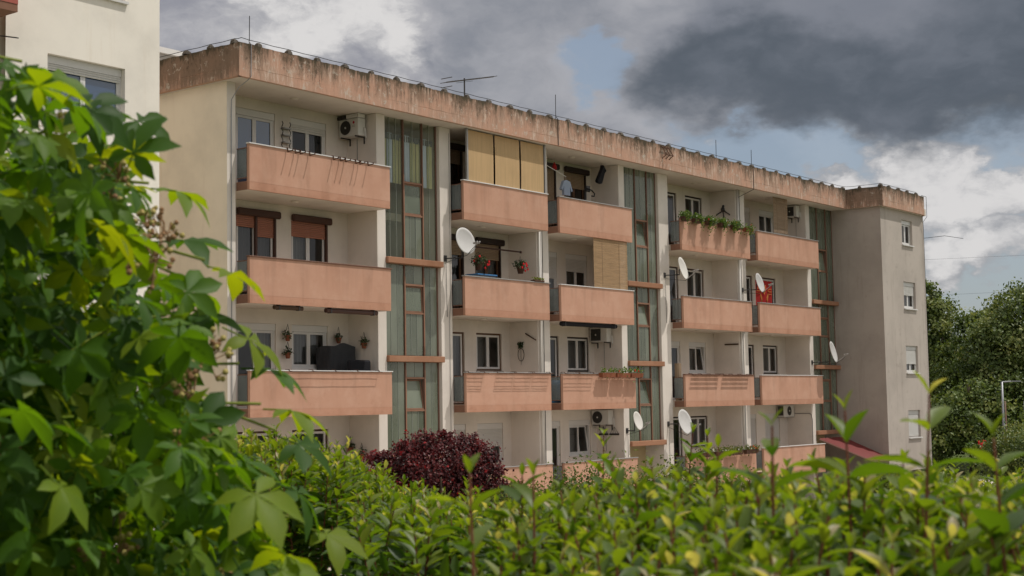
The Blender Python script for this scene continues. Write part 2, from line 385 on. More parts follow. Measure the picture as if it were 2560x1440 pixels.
# cast channel glass of the stair windows
m, t = newmat('glass_channel')
g = N(t, 'ShaderNodeNewGeometry')
oi = N(t, 'ShaderNodeObjectInfo')
nz = NOISE(t, VM(t, 'MULTIPLY', g.outputs['Position'], (1.6, 1.6, 0.7)), 1.0, 3, 0.5)
k = MA(t, 'ADD', MA(t, 'MULTIPLY', nz, 0.8), MA(t, 'MULTIPLY', oi.outputs['Random'], 0.4))
cc = MIX(t, SS(t, k, 0.25, 0.95), (0.15, 0.175, 0.13), (0.31, 0.345, 0.27))
p = N(t, 'ShaderNodeBsdfPrincipled', {'Base Color': cc, 'Roughness': 0.10, 'Specular IOR Level': 0.85})
tr = N(t, 'ShaderNodeBsdfTransparent', {'Color': (0.72, 0.78, 0.68, 1)})
mx = N(t, 'ShaderNodeMixShader', {0: 0.40, 1: p.outputs[0], 2: tr.outputs[0]})
N(t, 'ShaderNodeOutputMaterial', {'Surface': mx.outputs[0]})

simple('glass_flange', (0.27, 0.29, 0.26), 0.35, 0.5, var=0.15)

m2 = MATS['glass_channel'].copy()
m2.name = 'glass_channel_clear'
MATS['glass_channel_clear'] = m2
for nd in m2.node_tree.nodes:
    if nd.type == 'MIX_SHADER':
        nd.inputs[0].default_value = 0.78
    if nd.type == 'BSDF_TRANSPARENT':
        nd.inputs[0].default_value = (0.9, 0.93, 0.86, 1)

# foliage: tint comes from the object (single leaves) or from a per-leaf attribute (joined leaves)
def leafmat(name, stops, trans, tfac=0.35, rough=0.42, spec=0.45, attr=True, bump=True):
    m, t = newmat(name)
    if attr:
        k = N(t, 'ShaderNodeAttribute', attribute_name='tint').outputs['Fac']
    else:
        k = N(t, 'ShaderNodeObjectInfo').outputs['Color']
    g = N(t, 'ShaderNodeNewGeometry')
    nz = NOISE(t, g.outputs['Position'], 30.0, 3, 0.6)
    k2 = MA(t, 'ADD', k, MA(t, 'MULTIPLY', MA(t, 'SUBTRACT', nz, 0.5), 0.18), clamp=True)
    r = t.nodes.new('ShaderNodeValToRGB')
    el = r.color_ramp.elements
    while len(el) < len(stops):
        el.new(0.5)
    for e, (pos, c) in zip(el, stops):
        e.position = pos
        e.color = (*c, 1)
    t.links.new(k2, r.inputs[0])
    c = r.outputs[0]
    p = N(t, 'ShaderNodeBsdfPrincipled', {'Base Color': c, 'Roughness': rough, 'Specular IOR Level': spec})
    tcol = MIX(t, 1.0, c, trans, 'MULTIPLY')
    tr = N(t, 'ShaderNodeBsdfTranslucent', {'Color': tcol})
    mx = N(t, 'ShaderNodeMixShader', {0: tfac, 1: p.outputs[0], 2: tr.outputs[0]})
    N(t, 'ShaderNodeOutputMaterial', {'Surface': mx.outputs[0]})
    return m
CL = [(0.0, (0.026, 0.070, 0.008)), (0.45, (0.056, 0.130, 0.011)), (0.80, (0.105, 0.185, 0.011)), (1.0, (0.16, 0.21, 0.014))]
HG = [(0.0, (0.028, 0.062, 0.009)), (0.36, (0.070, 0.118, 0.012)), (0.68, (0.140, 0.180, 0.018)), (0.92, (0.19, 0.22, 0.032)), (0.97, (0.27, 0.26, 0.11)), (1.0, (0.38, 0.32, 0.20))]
leafmat('leaf_climber', CL, (3.6, 3.0, 0.5), 0.42, 0.55, 0.26, attr=False)
leafmat('leaf_climber_mass', CL, (3.4, 2.9, 0.5), 0.40, 0.55, 0.26)
leafmat('leaf_hedge', HG, (2.5, 2.6, 0.6), 0.40, 0.45, 0.38, attr=False)
leafmat('leaf_hedge_mass', HG, (2.5, 2.6, 0.6), 0.40, 0.45, 0.38)
leafmat('leaf_maple', [(0.0, (0.020, 0.005, 0.005)), (0.55, (0.092, 0.019, 0.022)), (0.85, (0.19, 0.055, 0.055)), (1.0, (0.34, 0.014, 0.018))], (2.6, 1.2, 1.2), 0.25, 0.5, 0.35)
leafmat('leaf_tree', [(0.0, (0.038, 0.066, 0.015)), (0.6, (0.105, 0.152, 0.034)), (1.0, (0.23, 0.255, 0.08))], (2.2, 2.0, 1.0), 0.22, 0.5, 0.35)
leafmat('leaf_tree_pale', [(0.0, (0.046, 0.076, 0.018)), (0.55, (0.135, 0.180, 0.048)), (1.0, (0.33, 0.35, 0.15))], (2.2, 2.0, 1.0), 0.22, 0.5, 0.35)
leafmat('leaf_shrub', [(0.0, (0.035, 0.06, 0.010)), (0.6, (0.10, 0.14, 0.015)), (1.0, (0.20, 0.22, 0.03))], (2.2, 2.0, 1.0), 0.25, 0.5, 0.35)
leafmat('leaf_geranium', [(0.0, (0.040, 0.085, 0.012)), (0.6, (0.085, 0.155, 0.02)), (1.0, (0.16, 0.23, 0.03))], (2.2, 2.0, 1.0), 0.25, 0.5, 0.35)
leafmat('leaf_pot', [(0.0, (0.020, 0.04, 0.012)), (0.7, (0.05, 0.08, 0.03)), (1.0, (0.10, 0.12, 0.07))], (1.8, 1.8, 1.0), 0.2, 0.5, 0.35)

m, t = newmat('ground_grass')
g = N(t, 'ShaderNodeNewGeometry')
n1 = NOISE(t, g.outputs['Position'], 0.35, 6, 0.6)
n2 = NOISE(t, g.outputs['Position'], 14.0, 5, 0.7)
c = MIX(t, n2, (0.035, 0.06, 0.012), (0.085, 0.105, 0.03))
c = MIX(t, SS(t, n1, 0.5, 0.7), c, (0.12, 0.10, 0.065))
finish(t, c, 0.95, 0.1, n2, 0.6, 0.05)

# ------------------------------------------------------------------ object helpers
def wloc(o):
    v = Vector((0, 0, 0))
    while o is not None:
        v = v + o.location
        o = o.parent
    return v

def thing(name, label, cat, loc, group=None):
    o = bpy.data.objects.new(name, None)
    col.objects.link(o)
    o.location = loc
    o.empty_display_size = 0.2
    o['label'] = label
    o['category'] = cat
    if group:
        o['group'] = group
    return o

class MB:
    def __init__(s):
        s.v = []
        s.f = []
    def add(s, vs, fs):
        b = len(s.v)
        s.v += [tuple(p) for p in vs]
        s.f += [tuple(i + b for i in f) for f in fs]
        return s
    def box(s, x0, x1, y0, y1, z0, z1):
        return s.add([(x0, y0, z0), (x1, y0, z0), (x1, y1, z0), (x0, y1, z0), (x0, y0, z1), (x1, y0, z1), (x1, y1, z1), (x0, y1, z1)],
                     [(0, 3, 2, 1), (4, 5, 6, 7), (0, 1, 5, 4), (1, 2, 6, 5), (2, 3, 7, 6), (3, 0, 4, 7)])
    def tube(s, p, q, r, n=6, r2=None):
        p = Vector(p); q = Vector(q)
        d = (q - p)
        if d.length < 1e-6:
            return s
        d.normalize()
        a = d.orthogonal().normalized()
        b = d.cross(a)
        r2 = r if r2 is None else r2
        vs = []
        for c, rr in ((p, r), (q, r2)):
            for i in range(n):
                an = 2 * math.pi * i / n
                vs.append(c + a * (rr * math.cos(an)) + b * (rr * math.sin(an)))
        fs = [(i, (i + 1) % n, n + (i + 1) % n, n + i) for i in range(n)]
        fs.append(tuple(range(n - 1, -1, -1)))
        fs.append(tuple(range(n, 2 * n)))
        return s.add(vs, fs)
    def path(s, pts, r, n=5):
        for a, b in zip(pts[:-1], pts[1:]):
            s.tube(a, b, r, n)
        return s
    def sphere(s, c, r, rows=5, n=8, sz=1.0):
        vs = [(c[0], c[1], c[2] - r * sz)]
        for i in range(1, rows):
            ph = -math.pi / 2 + math.pi * i / rows
            for j in range(n):
                th = 2 * math.pi * j / n
                vs.append((c[0] + r * math.cos(ph) * math.cos(th), c[1] + r * math.cos(ph) * math.sin(th), c[2] + r * sz * math.sin(ph)))
        vs.append((c[0], c[1], c[2] + r * sz))
        fs = [(0, 1 + (j + 1) % n, 1 + j) for j in range(n)]
        for i in range(rows - 2):
            for j in range(n):
                a = 1 + i * n + j; b = 1 + i * n + (j + 1) % n
                fs.append((a, b, b + n, a + n))
        l = len(vs) - 1
        o = 1 + (rows - 2) * n
        fs += [(o + j, o + (j + 1) % n, l) for j in range(n)]
        return s.add(vs, fs)
    def lathe(s, c, prof, n=12):
        vs = []; fs = []
        for r, z in prof:
            for j in range(n):
                th = 2 * math.pi * j / n
                vs.append((c[0] + r * math.cos(th), c[1] + r * math.sin(th), c[2] + z))
        for i in range(len(prof) - 1):
            for j in range(n):
                a = i * n + j; b = i * n + (j + 1) % n
                fs.append((a, b, b + n, a + n))
        fs.append(tuple(range(n - 1, -1, -1)))
        return s.add(vs, fs)
    def build(s, name, mat, parent=None, smooth=False, bevel=0.0):
        me = bpy.data.meshes.new(name)
        off = wloc(parent) if parent else Vector((0, 0, 0))
        me.from_pydata([(v[0] - off.x, v[1] - off.y, v[2] - off.z) for v in s.v], [], s.f)
        me.materials.append(MATS[mat])
        if smooth:
            me.polygons.foreach_set('use_smooth', [True] * len(me.polygons))
        me.update()
        o = bpy.data.objects.new(name, me)
        col.objects.link(o)
        if parent:
            o.parent = parent
        if bevel > 0:
            b = o.modifiers.new('bevel', 'BEVEL')
            b.width = bevel
            b.segments = 1
            b.limit_method = 'ANGLE'
        return o
def tag(o, label, cat, group=None):
    o['label'] = label
    o['category'] = cat
    if group:
        o['group'] = group
    return o
def box_obj(name, mat, parent, *b, bevel=0.0):
    return MB().box(*b).build(name, mat, parent, bevel=bevel)

def wall_holes(x0, x1, z0, z1, y, holes, depth, mat, name, parent):
    """a wall in the x-z plane at y (seen from -y) with rectangular openings and their reveals"""
    xs = sorted({x0, x1, *[h[0] for h in holes], *[h[1] for h in holes]})
    zs = sorted({z0, z1, *[h[2] for h in holes], *[h[3] for h in holes]})
    mb = MB()
    for a, b in zip(xs[:-1], xs[1:]):
        for c, d in zip(zs[:-1], zs[1:]):
            mx, mz = (a + b) / 2, (c + d) / 2
            if any(h[0] < mx < h[1] and h[2] < mz < h[3] for h in holes):
                continue
            mb.add([(a, y, c), (b, y, c), (b, y, d), (a, y, d)], [(0, 1, 2, 3)])
            mb.add([(a, y + depth, c), (b, y + depth, c), (b, y + depth, d), (a, y + depth, d)], [(3, 2, 1, 0)])
    for h in holes:
        a, b, c, d = h
        yy = y + depth
        mb.add([(a, y, c), (a, yy, c), (a, yy, d), (a, y, d)], [(0, 1, 2, 3)])
        mb.add([(b, y, c), (b, y, d), (b, yy, d), (b, yy, c)], [(0, 1, 2, 3)])
        mb.add([(a, y, d), (a, yy, d), (b, yy, d), (b, y, d)], [(0, 1, 2, 3)])
        mb.add([(a, y, c), (b, y, c), (b, yy, c), (a, yy, c)], [(0, 1, 2, 3)])
    return mb.build(name, mat, parent)

def ring(mb, x0, x1, z0, z1, w, y0, y1):
    mb.box(x0, x0 + w, y0, y1, z0, z1)
    mb.box(x1 - w, x1, y0, y1, z0, z1)
    mb.box(x0 + w, x1 - w, y0, y1, z0, z0 + w)
    mb.box(x0 + w, x1 - w, y0, y1, z1 - w, z1)
    return mb
# ------------------------------------------------------------------ ground
GZ = -4.3
def ground_h(x, y):
    d = math.hypot(x - CAM.x, y - CAM.y)
    k = min(1, max(0, (d - 7.5) / 9.0))
    k = k * k * (3 - 2 * k)
    return -1.75 + (GZ + 1.75) * k
def axis(c, far):
    out = [0.0]
    s = 1.0
    while out[-1] < far:
        out.append(out[-1] + s)
        s *= 1.13
    return sorted({c + v for v in out} | {c - v for v in out})
gx = axis(CAM.x, 2500); gy = axis(CAM.y, 2500)
gv = [(x, y, ground_h(x, y)) for y in gy for x in gx]
nx = len(gx)
gf = [(j * nx + i, j * nx + i + 1, (j + 1) * nx + i + 1, (j + 1) * nx + i) for j in range(len(gy) - 1) for i in range(nx - 1)]
gmb = MB(); gmb.v = gv; gmb.f = gf
gro = gmb.build('ground', 'ground_grass', None, smooth=True)
gro['kind'] = 'structure'
# pavement strip along the apartment block with a kerb
pv = MB().box(21.0, 72.0, -3.2, 0.4, GZ - 0.3, GZ + 0.12).build('pavement', 'paving', None, bevel=0.02)
pv['kind'] = 'structure'
fc = MB().box(14.0, 78.0, -14.0, -3.2, GZ - 0.3, GZ + 0.004).build('forecourt', 'paving', None)
fc['kind'] = 'structure'

# ------------------------------------------------------------------ apartment block
bld = thing('apartment_block', 'long four-storey apartment block with salmon balconies and weathered roof edge', 'building', (41.0, 6.0, GZ))
YP, YW = 0.48, 1.60                      # pillar fronts, recessed back wall
FH = 2.8
def zt(k): return 0.906 + FH * (k - 2)   # balcony rail top
def zb(k): return zt(k) - 1.167          # slab underside
def zo(k): return 2.17 + FH * (k - 2)    # window head
def zf(k): return zb(k) + 0.22           # floor
ROOF = 8.06
BAYS = {
    'A': dict(x0=24.39, x1=29.52, bal=(24.41, 29.53), door=(25.40, 26.78), win=(27.35, 28.70)),
    'B': dict(x0=32.70, x1=36.87, bal=(32.71, 36.86), door=(33.28, 34.60), win=(35.17, 36.45)),
    'C': dict(x0=37.52, x1=41.65, bal=(37.49, 41.70), door=(38.22, 39.53), win=(40.02, 41.30)),
    'D': dict(x0=44.85, x1=49.85, bal=(44.96, 50.03), door=(46.02, 47.32), win=(47.95, 49.22)),
    'E': dict(x0=50.55, x1=55.85, bal=(50.67, 55.98), door=(51.80, 53.11), win=(53.86, 55.15)),
}
# shell
box_obj('end_wall', 'wall_cream', bld, 24.11, 24.387, 0.484, 12.0, GZ, ROOF)
box_obj('rear_wall', 'wall_cream', bld, 24.12, 63.0, 12.0, 12.25, GZ, ROOF)
for k in (1, 2, 3, 4):
    box_obj('floor_slab', 'soffit', bld, 24.39, 58.59, YW + 0.1, 11.99, zb(k) + 0.002, zf(k))
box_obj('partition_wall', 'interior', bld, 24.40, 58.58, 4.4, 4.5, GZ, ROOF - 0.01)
# pillars and cross walls between the bays
box_obj('pillar', 'wall_white', bld, 24.115, 24.385, YP, 0.483, GZ, ROOF)
for a, b in ((29.52, 29.87), (32.2, 32.7), (36.87, 37.52), (41.65, 42.0), (44.2, 44.85), (49.85, 50.55), (55.85, 56.2)):
    box_obj('pillar', 'wall_white', bld, a, b, YP, 4.39, GZ, ROOF - 0.003, bevel=0.008)
box_obj('plinth', 'concrete', bld, 24.4, 58.6, 1.2, 1.4, GZ, zb(1))

def curtain(mb, x0, x1, z0, z1, y, amp=0.03, per=0.11):
    n = max(4, int((x1 - x0) / per * 4))
    vs = []
    for i in range(n + 1):
        x = x0 + (x1 - x0) * i / n
        yy = y + amp * math.sin(i * math.pi / 2 + 0.6 * math.sin(i * 0.7))
        vs += [(x, yy, z0), (x, yy, z1)]
    mb.add(vs, [(2 * i, 2 * i + 2, 2 * i + 3, 2 * i + 1) for i in range(n)])

STY = {  # frame, sash, shutter box, slats
    'white': ('frame_white', 'frame_white', 'frame_white', 'shutter_white'),
    'brownbox': ('frame_brown', 'frame_white', 'frame_brown', 'shutter_pink'),
    'tanbox': ('frame_dark', 'frame_walnut', 'frame_dark', 'shutter_tan'),
    'walnut': ('frame_walnut', 'frame_white', None, None),
    'brown': ('frame_brown', 'frame_white', None, None),
    'dark': ('frame_dark', 'frame_white', None, None),
    'darkbox': ('frame_dark', 'frame_white', 'frame_dark', 'shutter_white'),
}
def window(parent, x0, x1, z0, z1, y, style='white', drop=0.0, name='window', sill=True, cur='curtain_white', cfrac=(0.0, 1.0), glass='glass', tilt=False, split=0.5, drops=None):
    fm, sm, bm, shm = STY[style]
    mb = ring(MB(), x0, x1, z0, z1, 0.055, y + 0.05, y + 0.115)
    w = mb.build(name, fm, parent)
    top = z1 - 0.055
    if bm:
        bh = 0.18
        if style == 'white':
            box_obj('shutter_box', bm, w, x0 + 0.004, x1 - 0.004, y + 0.018, y + 0.05, z1 - bh, z1 - 0.004, bevel=0.006)
        else:
            box_obj('shutter_box', bm, w, x0 - 0.02, x1 + 0.12, y - 0.13, y - 0.003, z1 - 0.02, z1 + 0.17, bevel=0.035)
            box_obj('side_rail', bm, w, x1 - 0.05, x1 + 0.012, y - 0.02, y + 0.048, z0, z1 - 0.02)
            if name == 'balcony_door':
                xm = x0 + (x1 - x0) * split
                box_obj('side_rail', bm, w, xm - 0.035, xm + 0.035, y - 0.02, y + 0.048, z0, z1 - 0.02)
        top = z1 - bh if style == 'white' else z1
    xm = x0 + (x1 - x0) * split
    spans = [(x0 + 0.056, xm - 0.002), (xm + 0.002, x1 - 0.056)]
    for i, (a, b) in enumerate(spans):
        s = ring(MB(), a, b, z0 + 0.056, top - 0.002, 0.062, y + 0.057, y + 0.105)
        if tilt and i == 1:
            ang = R(7)
            s.v = [(vx, y + 0.08 + (vy - y - 0.08) + (vz - z0 - 0.056) * math.sin(ang), vz) for vx, vy, vz in s.v]
        so = s.build('sash', sm, w)
        pa = MB().add([(a + 0.06, y + 0.082, z0 + 0.11), (b - 0.06, y + 0.082, z0 + 0.11), (b - 0.06, y + 0.082, top - 0.06), (a + 0.06, y + 0.082, top - 0.06)], [(0, 1, 2, 3)])
        if tilt and i == 1:
            pa.v = [(vx, vy + (vz - z0 - 0.056) * math.sin(R(7)), vz) for vx, vy, vz in pa.v]
        pa.build('pane', glass, w)
    if shm:
        ds = drops or [drop, drop]
        if name != 'balcony_door':
            jobs = [(x0 + 0.02, x1 - 0.05, ds[0])]
        else:
            jobs = [(x0 + 0.02, xm - 0.036, ds[0]), (xm + 0.036, x1 - 0.05, ds[1])]
        for a, b, d in jobs:
            if d <= 0:
                continue
            zl = top - d * (top - z0)
            sl = MB()
            n = max(2, int((top - zl) / 0.045))
            hgt = (top - zl) / n
            for i in range(n):
                za = zl + i * hgt
                sl.add([(a, y + 0.030, za), (b, y + 0.030, za), (b, y + 0.018, za + hgt * 0.5), (a, y + 0.018, za + hgt * 0.5), (b, y + 0.034, za + hgt * 0.93), (a, y + 0.034, za + hgt * 0.93), (b, y + 0.044, za + hgt), (a, y + 0.044, za + hgt)],
                       [(0, 1, 2, 3), (3, 2, 4, 5), (5, 4, 6, 7)])
            sl.build('roller_shutter', shm, w)
    if sill:
        box_obj('sill', 'frame_white' if fm == 'frame_white' else 'concrete', w, x0 - 0.03, x1 + 0.03, y - 0.045, y + 0.05, z0 - 0.035, z0 - 0.002)
    if cur:
        mb = MB()
        c0, c1 = cfrac
        curtain(mb, x0 + (x1 - x0) * c0, x0 + (x1 - x0) * c1, z0 - 0.05, z1, y + 0.26)
        mb.build('curtain', cur, w)
    return w

# recessed back walls with their windows and balcony doors
WSTY = {
    'A4': ('white', 0.0, 'white', 0.18), 'A3': ('brownbox', (0.14, 0.24), 'brownbox', 0.36), 'A2': ('white', 0.0, 'white', 0.0), 'A1': ('brown', 0.0, 'brown', 0.0),
    'B4': ('tanbox', (0.2, 0.2), 'tanbox', 0.2), 'B3': ('tanbox', (0.12, 0.2), 'tanbox', 0.42), 'B2': ('walnut', 0.0, 'walnut', 0.0), 'B1': ('white', (0.9, 0.9), 'white', 0.55),
    'C4': ('tanbox', (0.25, 0.5), 'tanbox', 0.45), 'C3': ('white', (0.35, 0.35), 'white', 0.42), 'C2': ('dark', 0.0, 'dark', 0.0), 'C1': ('white', 0.0, 'white', 0.0),
    'D4': ('dark', 0.0, 'dark', 0.0), 'D3': ('brown', 0.0, 'brown', 0.0), 'D2': ('white', 0.0, 'white', 0.0), 'D1': ('dark', 0.0, 'dark', 0.0),
    'E4': ('white', (0.5, 0.3), 'white', 0.08), 'E3': ('brown', 0.0, 'brown', 0.0), 'E2': ('dark', 0.0, 'dark', 0.0), 'E1': ('white', (0.9, 0.9), 'white', 0.95),
}
for bn, b in BAYS.items():
    holes = []
    for k in (1, 2, 3, 4):
        holes.append((b['door'][0], b['door'][1], zf(k), zo(k)))
        holes.append((b['win'][0], b['win'][1], zo(k) - 1.17, zo(k)))
    wall_holes(b['x0'], b['x1'], GZ, ROOF, YW, holes, 0.2, 'wall_white', 'back_wall', bld)
    for k in (1, 2, 3, 4):
        ds, dd, ws, wd = WSTY[bn + str(k)]
        dd = dd if isinstance(dd, tuple) else (dd, dd)
        window(bld, b['door'][0], b['door'][1], zf(k), zo(k), YW, ds, name='balcony_door', sill=False, drops=dd,
               cur=random.choice(['curtain_white', 'curtain_grey', 'curtain_grey']), cfrac=random.choice([(0, 1), (0.0, 0.45), (0.55, 1.0)]),
               glass='glass_coated' if (bn, k) == ('A', 4) else 'glass')
        window(bld, b['win'][0], b['win'][1], zo(k) - 1.17, zo(k), YW, ws, wd, cur=random.choice(['curtain_white', 'curtain_grey', 'curtain_white']),
               cfrac=random.choice([(0, 1), (0.0, 0.5), (0.1, 0.9), (0.6, 1.0)]), tilt=(bn, k) in (('D', 2), ('C', 1)))

# balconies
CAPS = {'A4': 'metal_white', 'A3': 'metal_brown', 'A2': 'metal_white', 'A1': 'metal_grey', 'B4': 'metal_white', 'B3': 'metal_grey', 'B2': 'metal_grey', 'C4': 'metal_grey',
        'C3': 'metal_white', 'C2': 'metal_grey', 'D3': 'metal_grey', 'D2': 'metal_brown', 'E4': 'metal_grey', 'E3': 'metal_grey', 'E2': 'metal_white', 'E1': 'metal_white'}
balc = {}
for bn, b in BAYS.items():
    for k in (1, 2, 3, 4):
        x0, x1 = b['bal']
        bl = MB().box(x0, x1, 0.0, 0.08, zf(k) - 0.0185, zt(k) - 0.03).build('balcony', 'parapet_salmon', bld)
        balc[bn + str(k)] = bl
        # slab: front edge 3 mm behind the panel face, plaster underside
        box_obj('slab_edge', 'slab_edge_salmon', bl, x0 + 0.001, x1 - 0.001, 0.002, 0.079, zb(k), zf(k) - 0.019)
        box_obj('slab', 'soffit', bl, x0 + 0.006, x1 - 0.006, 0.08, YW + 0.099, zb(k) + 0.004, zf(k) - 0.004)
        box_obj('floor_tiles', 'floor_tile', bl, x0 + 0.05, x1 - 0.05, 0.085, YW - 0.002, zf(k) - 0.0035, zf(k) + 0.004)
        for xs, xe in ((x0 + 0.001, x0 + 0.0055), (x1 - 0.0055, x1 - 0.001)):
            box_obj('slab_side', 'slab_side_brown', bl, xs, xe, 0.08, YP - 0.002, zb(k) + 0.001, zf(k) - 0.006)
        box_obj('rail_cap', CAPS.get(bn + str(k), 'metal_grey'), bl, x0 - 0.03, x1 + 0.03, -0.028, 0.10, zt(k) - 0.029, zt(k), bevel=0.006)
        # glazed returns at both ends
        for xs in (x0 + 0.012, x1 - 0.036):
            fr = MB()
            fr.box(xs - 0.006, xs + 0.03, 0.082, 0.112, zf(k) - 0.003, zt(k) - 0.03)
            fr.box(xs, xs + 0.024, 0.112, YP - 0.003, zt(k) - 0.13, zt(k) - 0.105)
            fr.box(xs, xs + 0.024, 0.112, YP - 0.003, zf(k) + 0.07, zf(k) + 0.095)
            fr.build('return_frame', 'metal_brown', bl)
            MB().box(xs + 0.008, xs + 0.014, 0.113, YP - 0.004, zf(k) + 0.096, zt(k) - 0.131).build('return_pane', 'glass_frosted', bl)

# stair windows: cast glass channels between timber mullions
def stair(x0, x1, tilts):
    y = 0.60
    wcol = (x1 - x0)
    m0, m1 = x0 + wcol * 0.372, x0 + wcol * 0.722
    segs = [(-1.39, 1.18), (1.37, 3.92), (4.09, ROOF)]
    trs = [(0.74, -0.16), (3.37, 2.58), (6.28, 5.36)]
    for si, ((za, zc), (ta, tb)) in enumerate(zip(segs, trs)):
        fr = MB()
        for xm in (m0, m1):
            fr.box(xm - 0.02, xm + 0.02, y - 0.035, y + 0.06, za, zc - 0.004)
        fr.box(x0 + 0.002, x0 + 0.03, y - 0.01, y + 0.05, za, zc - 0.004)
        fr.box(x1 - 0.05, x1 - 0.002, y - 0.01, y + 0.05, za, zc - 0.004)
        st = fr.build('stair_window', 'frame_faded', bld, bevel=0.004)
        lo = MB()
        for xm in (m0, m1):
            lo.box(xm - 0.024, xm + 0.024, y - 0.040, y - 0.0355, za, ta + 0.22)
        lo.box(m0 + 0.026, m1 - 0.026, y - 0.03, y + 0.05, ta - 0.035, ta + 0.02)
        lo.box(m0 + 0.026, m1 - 0.026, y - 0.03, y + 0.05, tb - 0.04, tb + 0.008)
        lo.build('transom', 'frame_orange', st, bevel=0.003)
        # opening light between the transoms, hinged at its foot
        sa = ring(MB(), m0 + 0.03, m1 - 0.03, tb + 0.014, ta - 0.040, 0.035, y - 0.005, y + 0.03)
        pn = MB().box(m0 + 0.064, m1 - 0.064, y + 0.010, y + 0.014, tb + 0.048, ta - 0.075)
        ang = R(tilts[si])
        for q in (sa, pn):
            q.v = [(vx, y + (vy - y) * math.cos(ang) + (vz - tb - 0.014) * math.sin(ang), tb + 0.014 + (vz - tb - 0.014) * math.cos(ang) - (vy - y) * math.sin(ang)) for vx, vy, vz in q.v]
        sa.build('opening_sash', 'frame_orange', st)
        pn.build('sash_pane', 'glass_channel', st)
        # channels
        def planks(a, b, z0, z1, n):
            w = (b - a) / n
            for i in range(n):
                xa, xb = a + i * w + 0.004, a + (i + 1) * w - 0.004
                pm = MB()
                prof = [(xa, y + 0.045), (xa, y + 0.008), (xa + 0.012, y), (xb - 0.012, y), (xb, y + 0.008), (xb, y + 0.045)]
                vs = []
                for px, py in prof:
                    vs += [(px, py, z0), (px, py, z1)]
                pm.add(vs, [(2 * j, 2 * j + 2, 2 * j + 3, 2 * j + 1) for j in range(5)])
                pm.build('glass_channel', 'glass_channel_clear' if (x0 < 30 and zc == ROOF and z1 > 6.4) else 'glass_channel', st)
                if i:
                    box_obj('flange', 'glass_flange', st, xa - 0.010, xa + 0.002, y - 0.006, y - 0.001, z0, z1)
        planks(x0 + 0.032, m0 - 0.022, za + 0.002, zc - 0.006, 3)
        planks(m1 + 0.022, x1 - 0.052, za + 0.002, zc - 0.006, 2)
        planks(m0 + 0.026, m1 - 0.026, za + 0.002, tb - 0.042, 3)
        planks(m0 + 0.026, m1 - 0.026, ta + 0.022, zc - 0.006, 2)
        if zc < ROOF:
            box_obj('landing_band', 'band_salmon', bld, x0 - 0.02 if x0 < 50 else x0 + 0.0, x1 + 0.03, 0.38, 0.598, zc + 0.001, zc + 0.169, bevel=0.012)
    box_obj('landing_band', 'band_salmon', bld, x0, x1 + 0.03, 0.38, 0.598, -1.56, -1.391, bevel=0.012)
    # stair hall behind: landings and a cream entrance wall below
    for z in (-1.56, 1.19, 3.93):
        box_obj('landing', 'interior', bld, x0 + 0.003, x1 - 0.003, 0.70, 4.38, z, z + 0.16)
    box_obj('entrance_wall', 'wall_entrance', bld, x0, x1, 1.25, 1.38, GZ, -1.57)
stair(29.87, 32.2, (8, 2, 1))
stair(42.0, 44.2, (11, 10, 9))
stair(56.2, 58.6, (1, 2, 9))
# curtains hung inside the topmost stair window of the first stair
for i in range(9):
    a = 29.92 + i * 0.245
    mb = MB()
    curtain(mb, a, a + 0.235, 6.22, 7.55 + 0.1 * math.sin(i * 2), 0.68, 0.02, 0.07)
    mb.build('stair_curtain', 'curtain_blue' if i in (1, 4, 7) else 'curtain_yellow', bld)
mb = MB()
curtain(mb, 29.92, 32.12, 7.45, 7.62, 0.665, 0.01, 0.12)
mb.build('stair_curtain', 'curtain_grey', bld)

# tower at the far end
tw = [(60.81, 62.13, zo(k) - 1.17, zo(k)) for k in (1, 2, 3)] + [(60.85, 62.0, zo(4) - 1.17, zo(4) - 0.08)]
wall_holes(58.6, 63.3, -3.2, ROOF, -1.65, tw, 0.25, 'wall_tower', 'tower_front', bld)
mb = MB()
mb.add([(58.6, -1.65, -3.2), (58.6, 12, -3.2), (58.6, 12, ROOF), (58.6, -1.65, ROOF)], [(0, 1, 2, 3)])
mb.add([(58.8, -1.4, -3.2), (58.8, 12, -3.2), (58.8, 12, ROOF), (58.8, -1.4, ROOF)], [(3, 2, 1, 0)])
mb.build('tower_side', 'wall_tower_shaded', bld)
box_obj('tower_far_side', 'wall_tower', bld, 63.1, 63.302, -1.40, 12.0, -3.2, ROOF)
box_obj('tower_underside', 'concrete', bld, 58.602, 63.1, -1.64, 12.0, -3.2, -3.0)
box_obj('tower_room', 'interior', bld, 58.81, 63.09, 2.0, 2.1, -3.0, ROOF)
for x in (59.2, 62.7):
    box_obj('pier', 'concrete', bld, x, x + 0.4, -1.2, -0.8, GZ, -3.201)
for (x0, x1, z0, z1), d in zip(tw, (0.95, 0.62, 0.42, 0.0)):
    window(bld, x0, x1, z0, z1, -1.65 + 0.06, 'white', d, sill=False, cur='curtain_white')
    box_obj('window_sill', 'frame_white', bld, x0 - 0.04, x1 + 0.04, -1.72, -1.6, z0 - 0.05, z0 - 0.003)

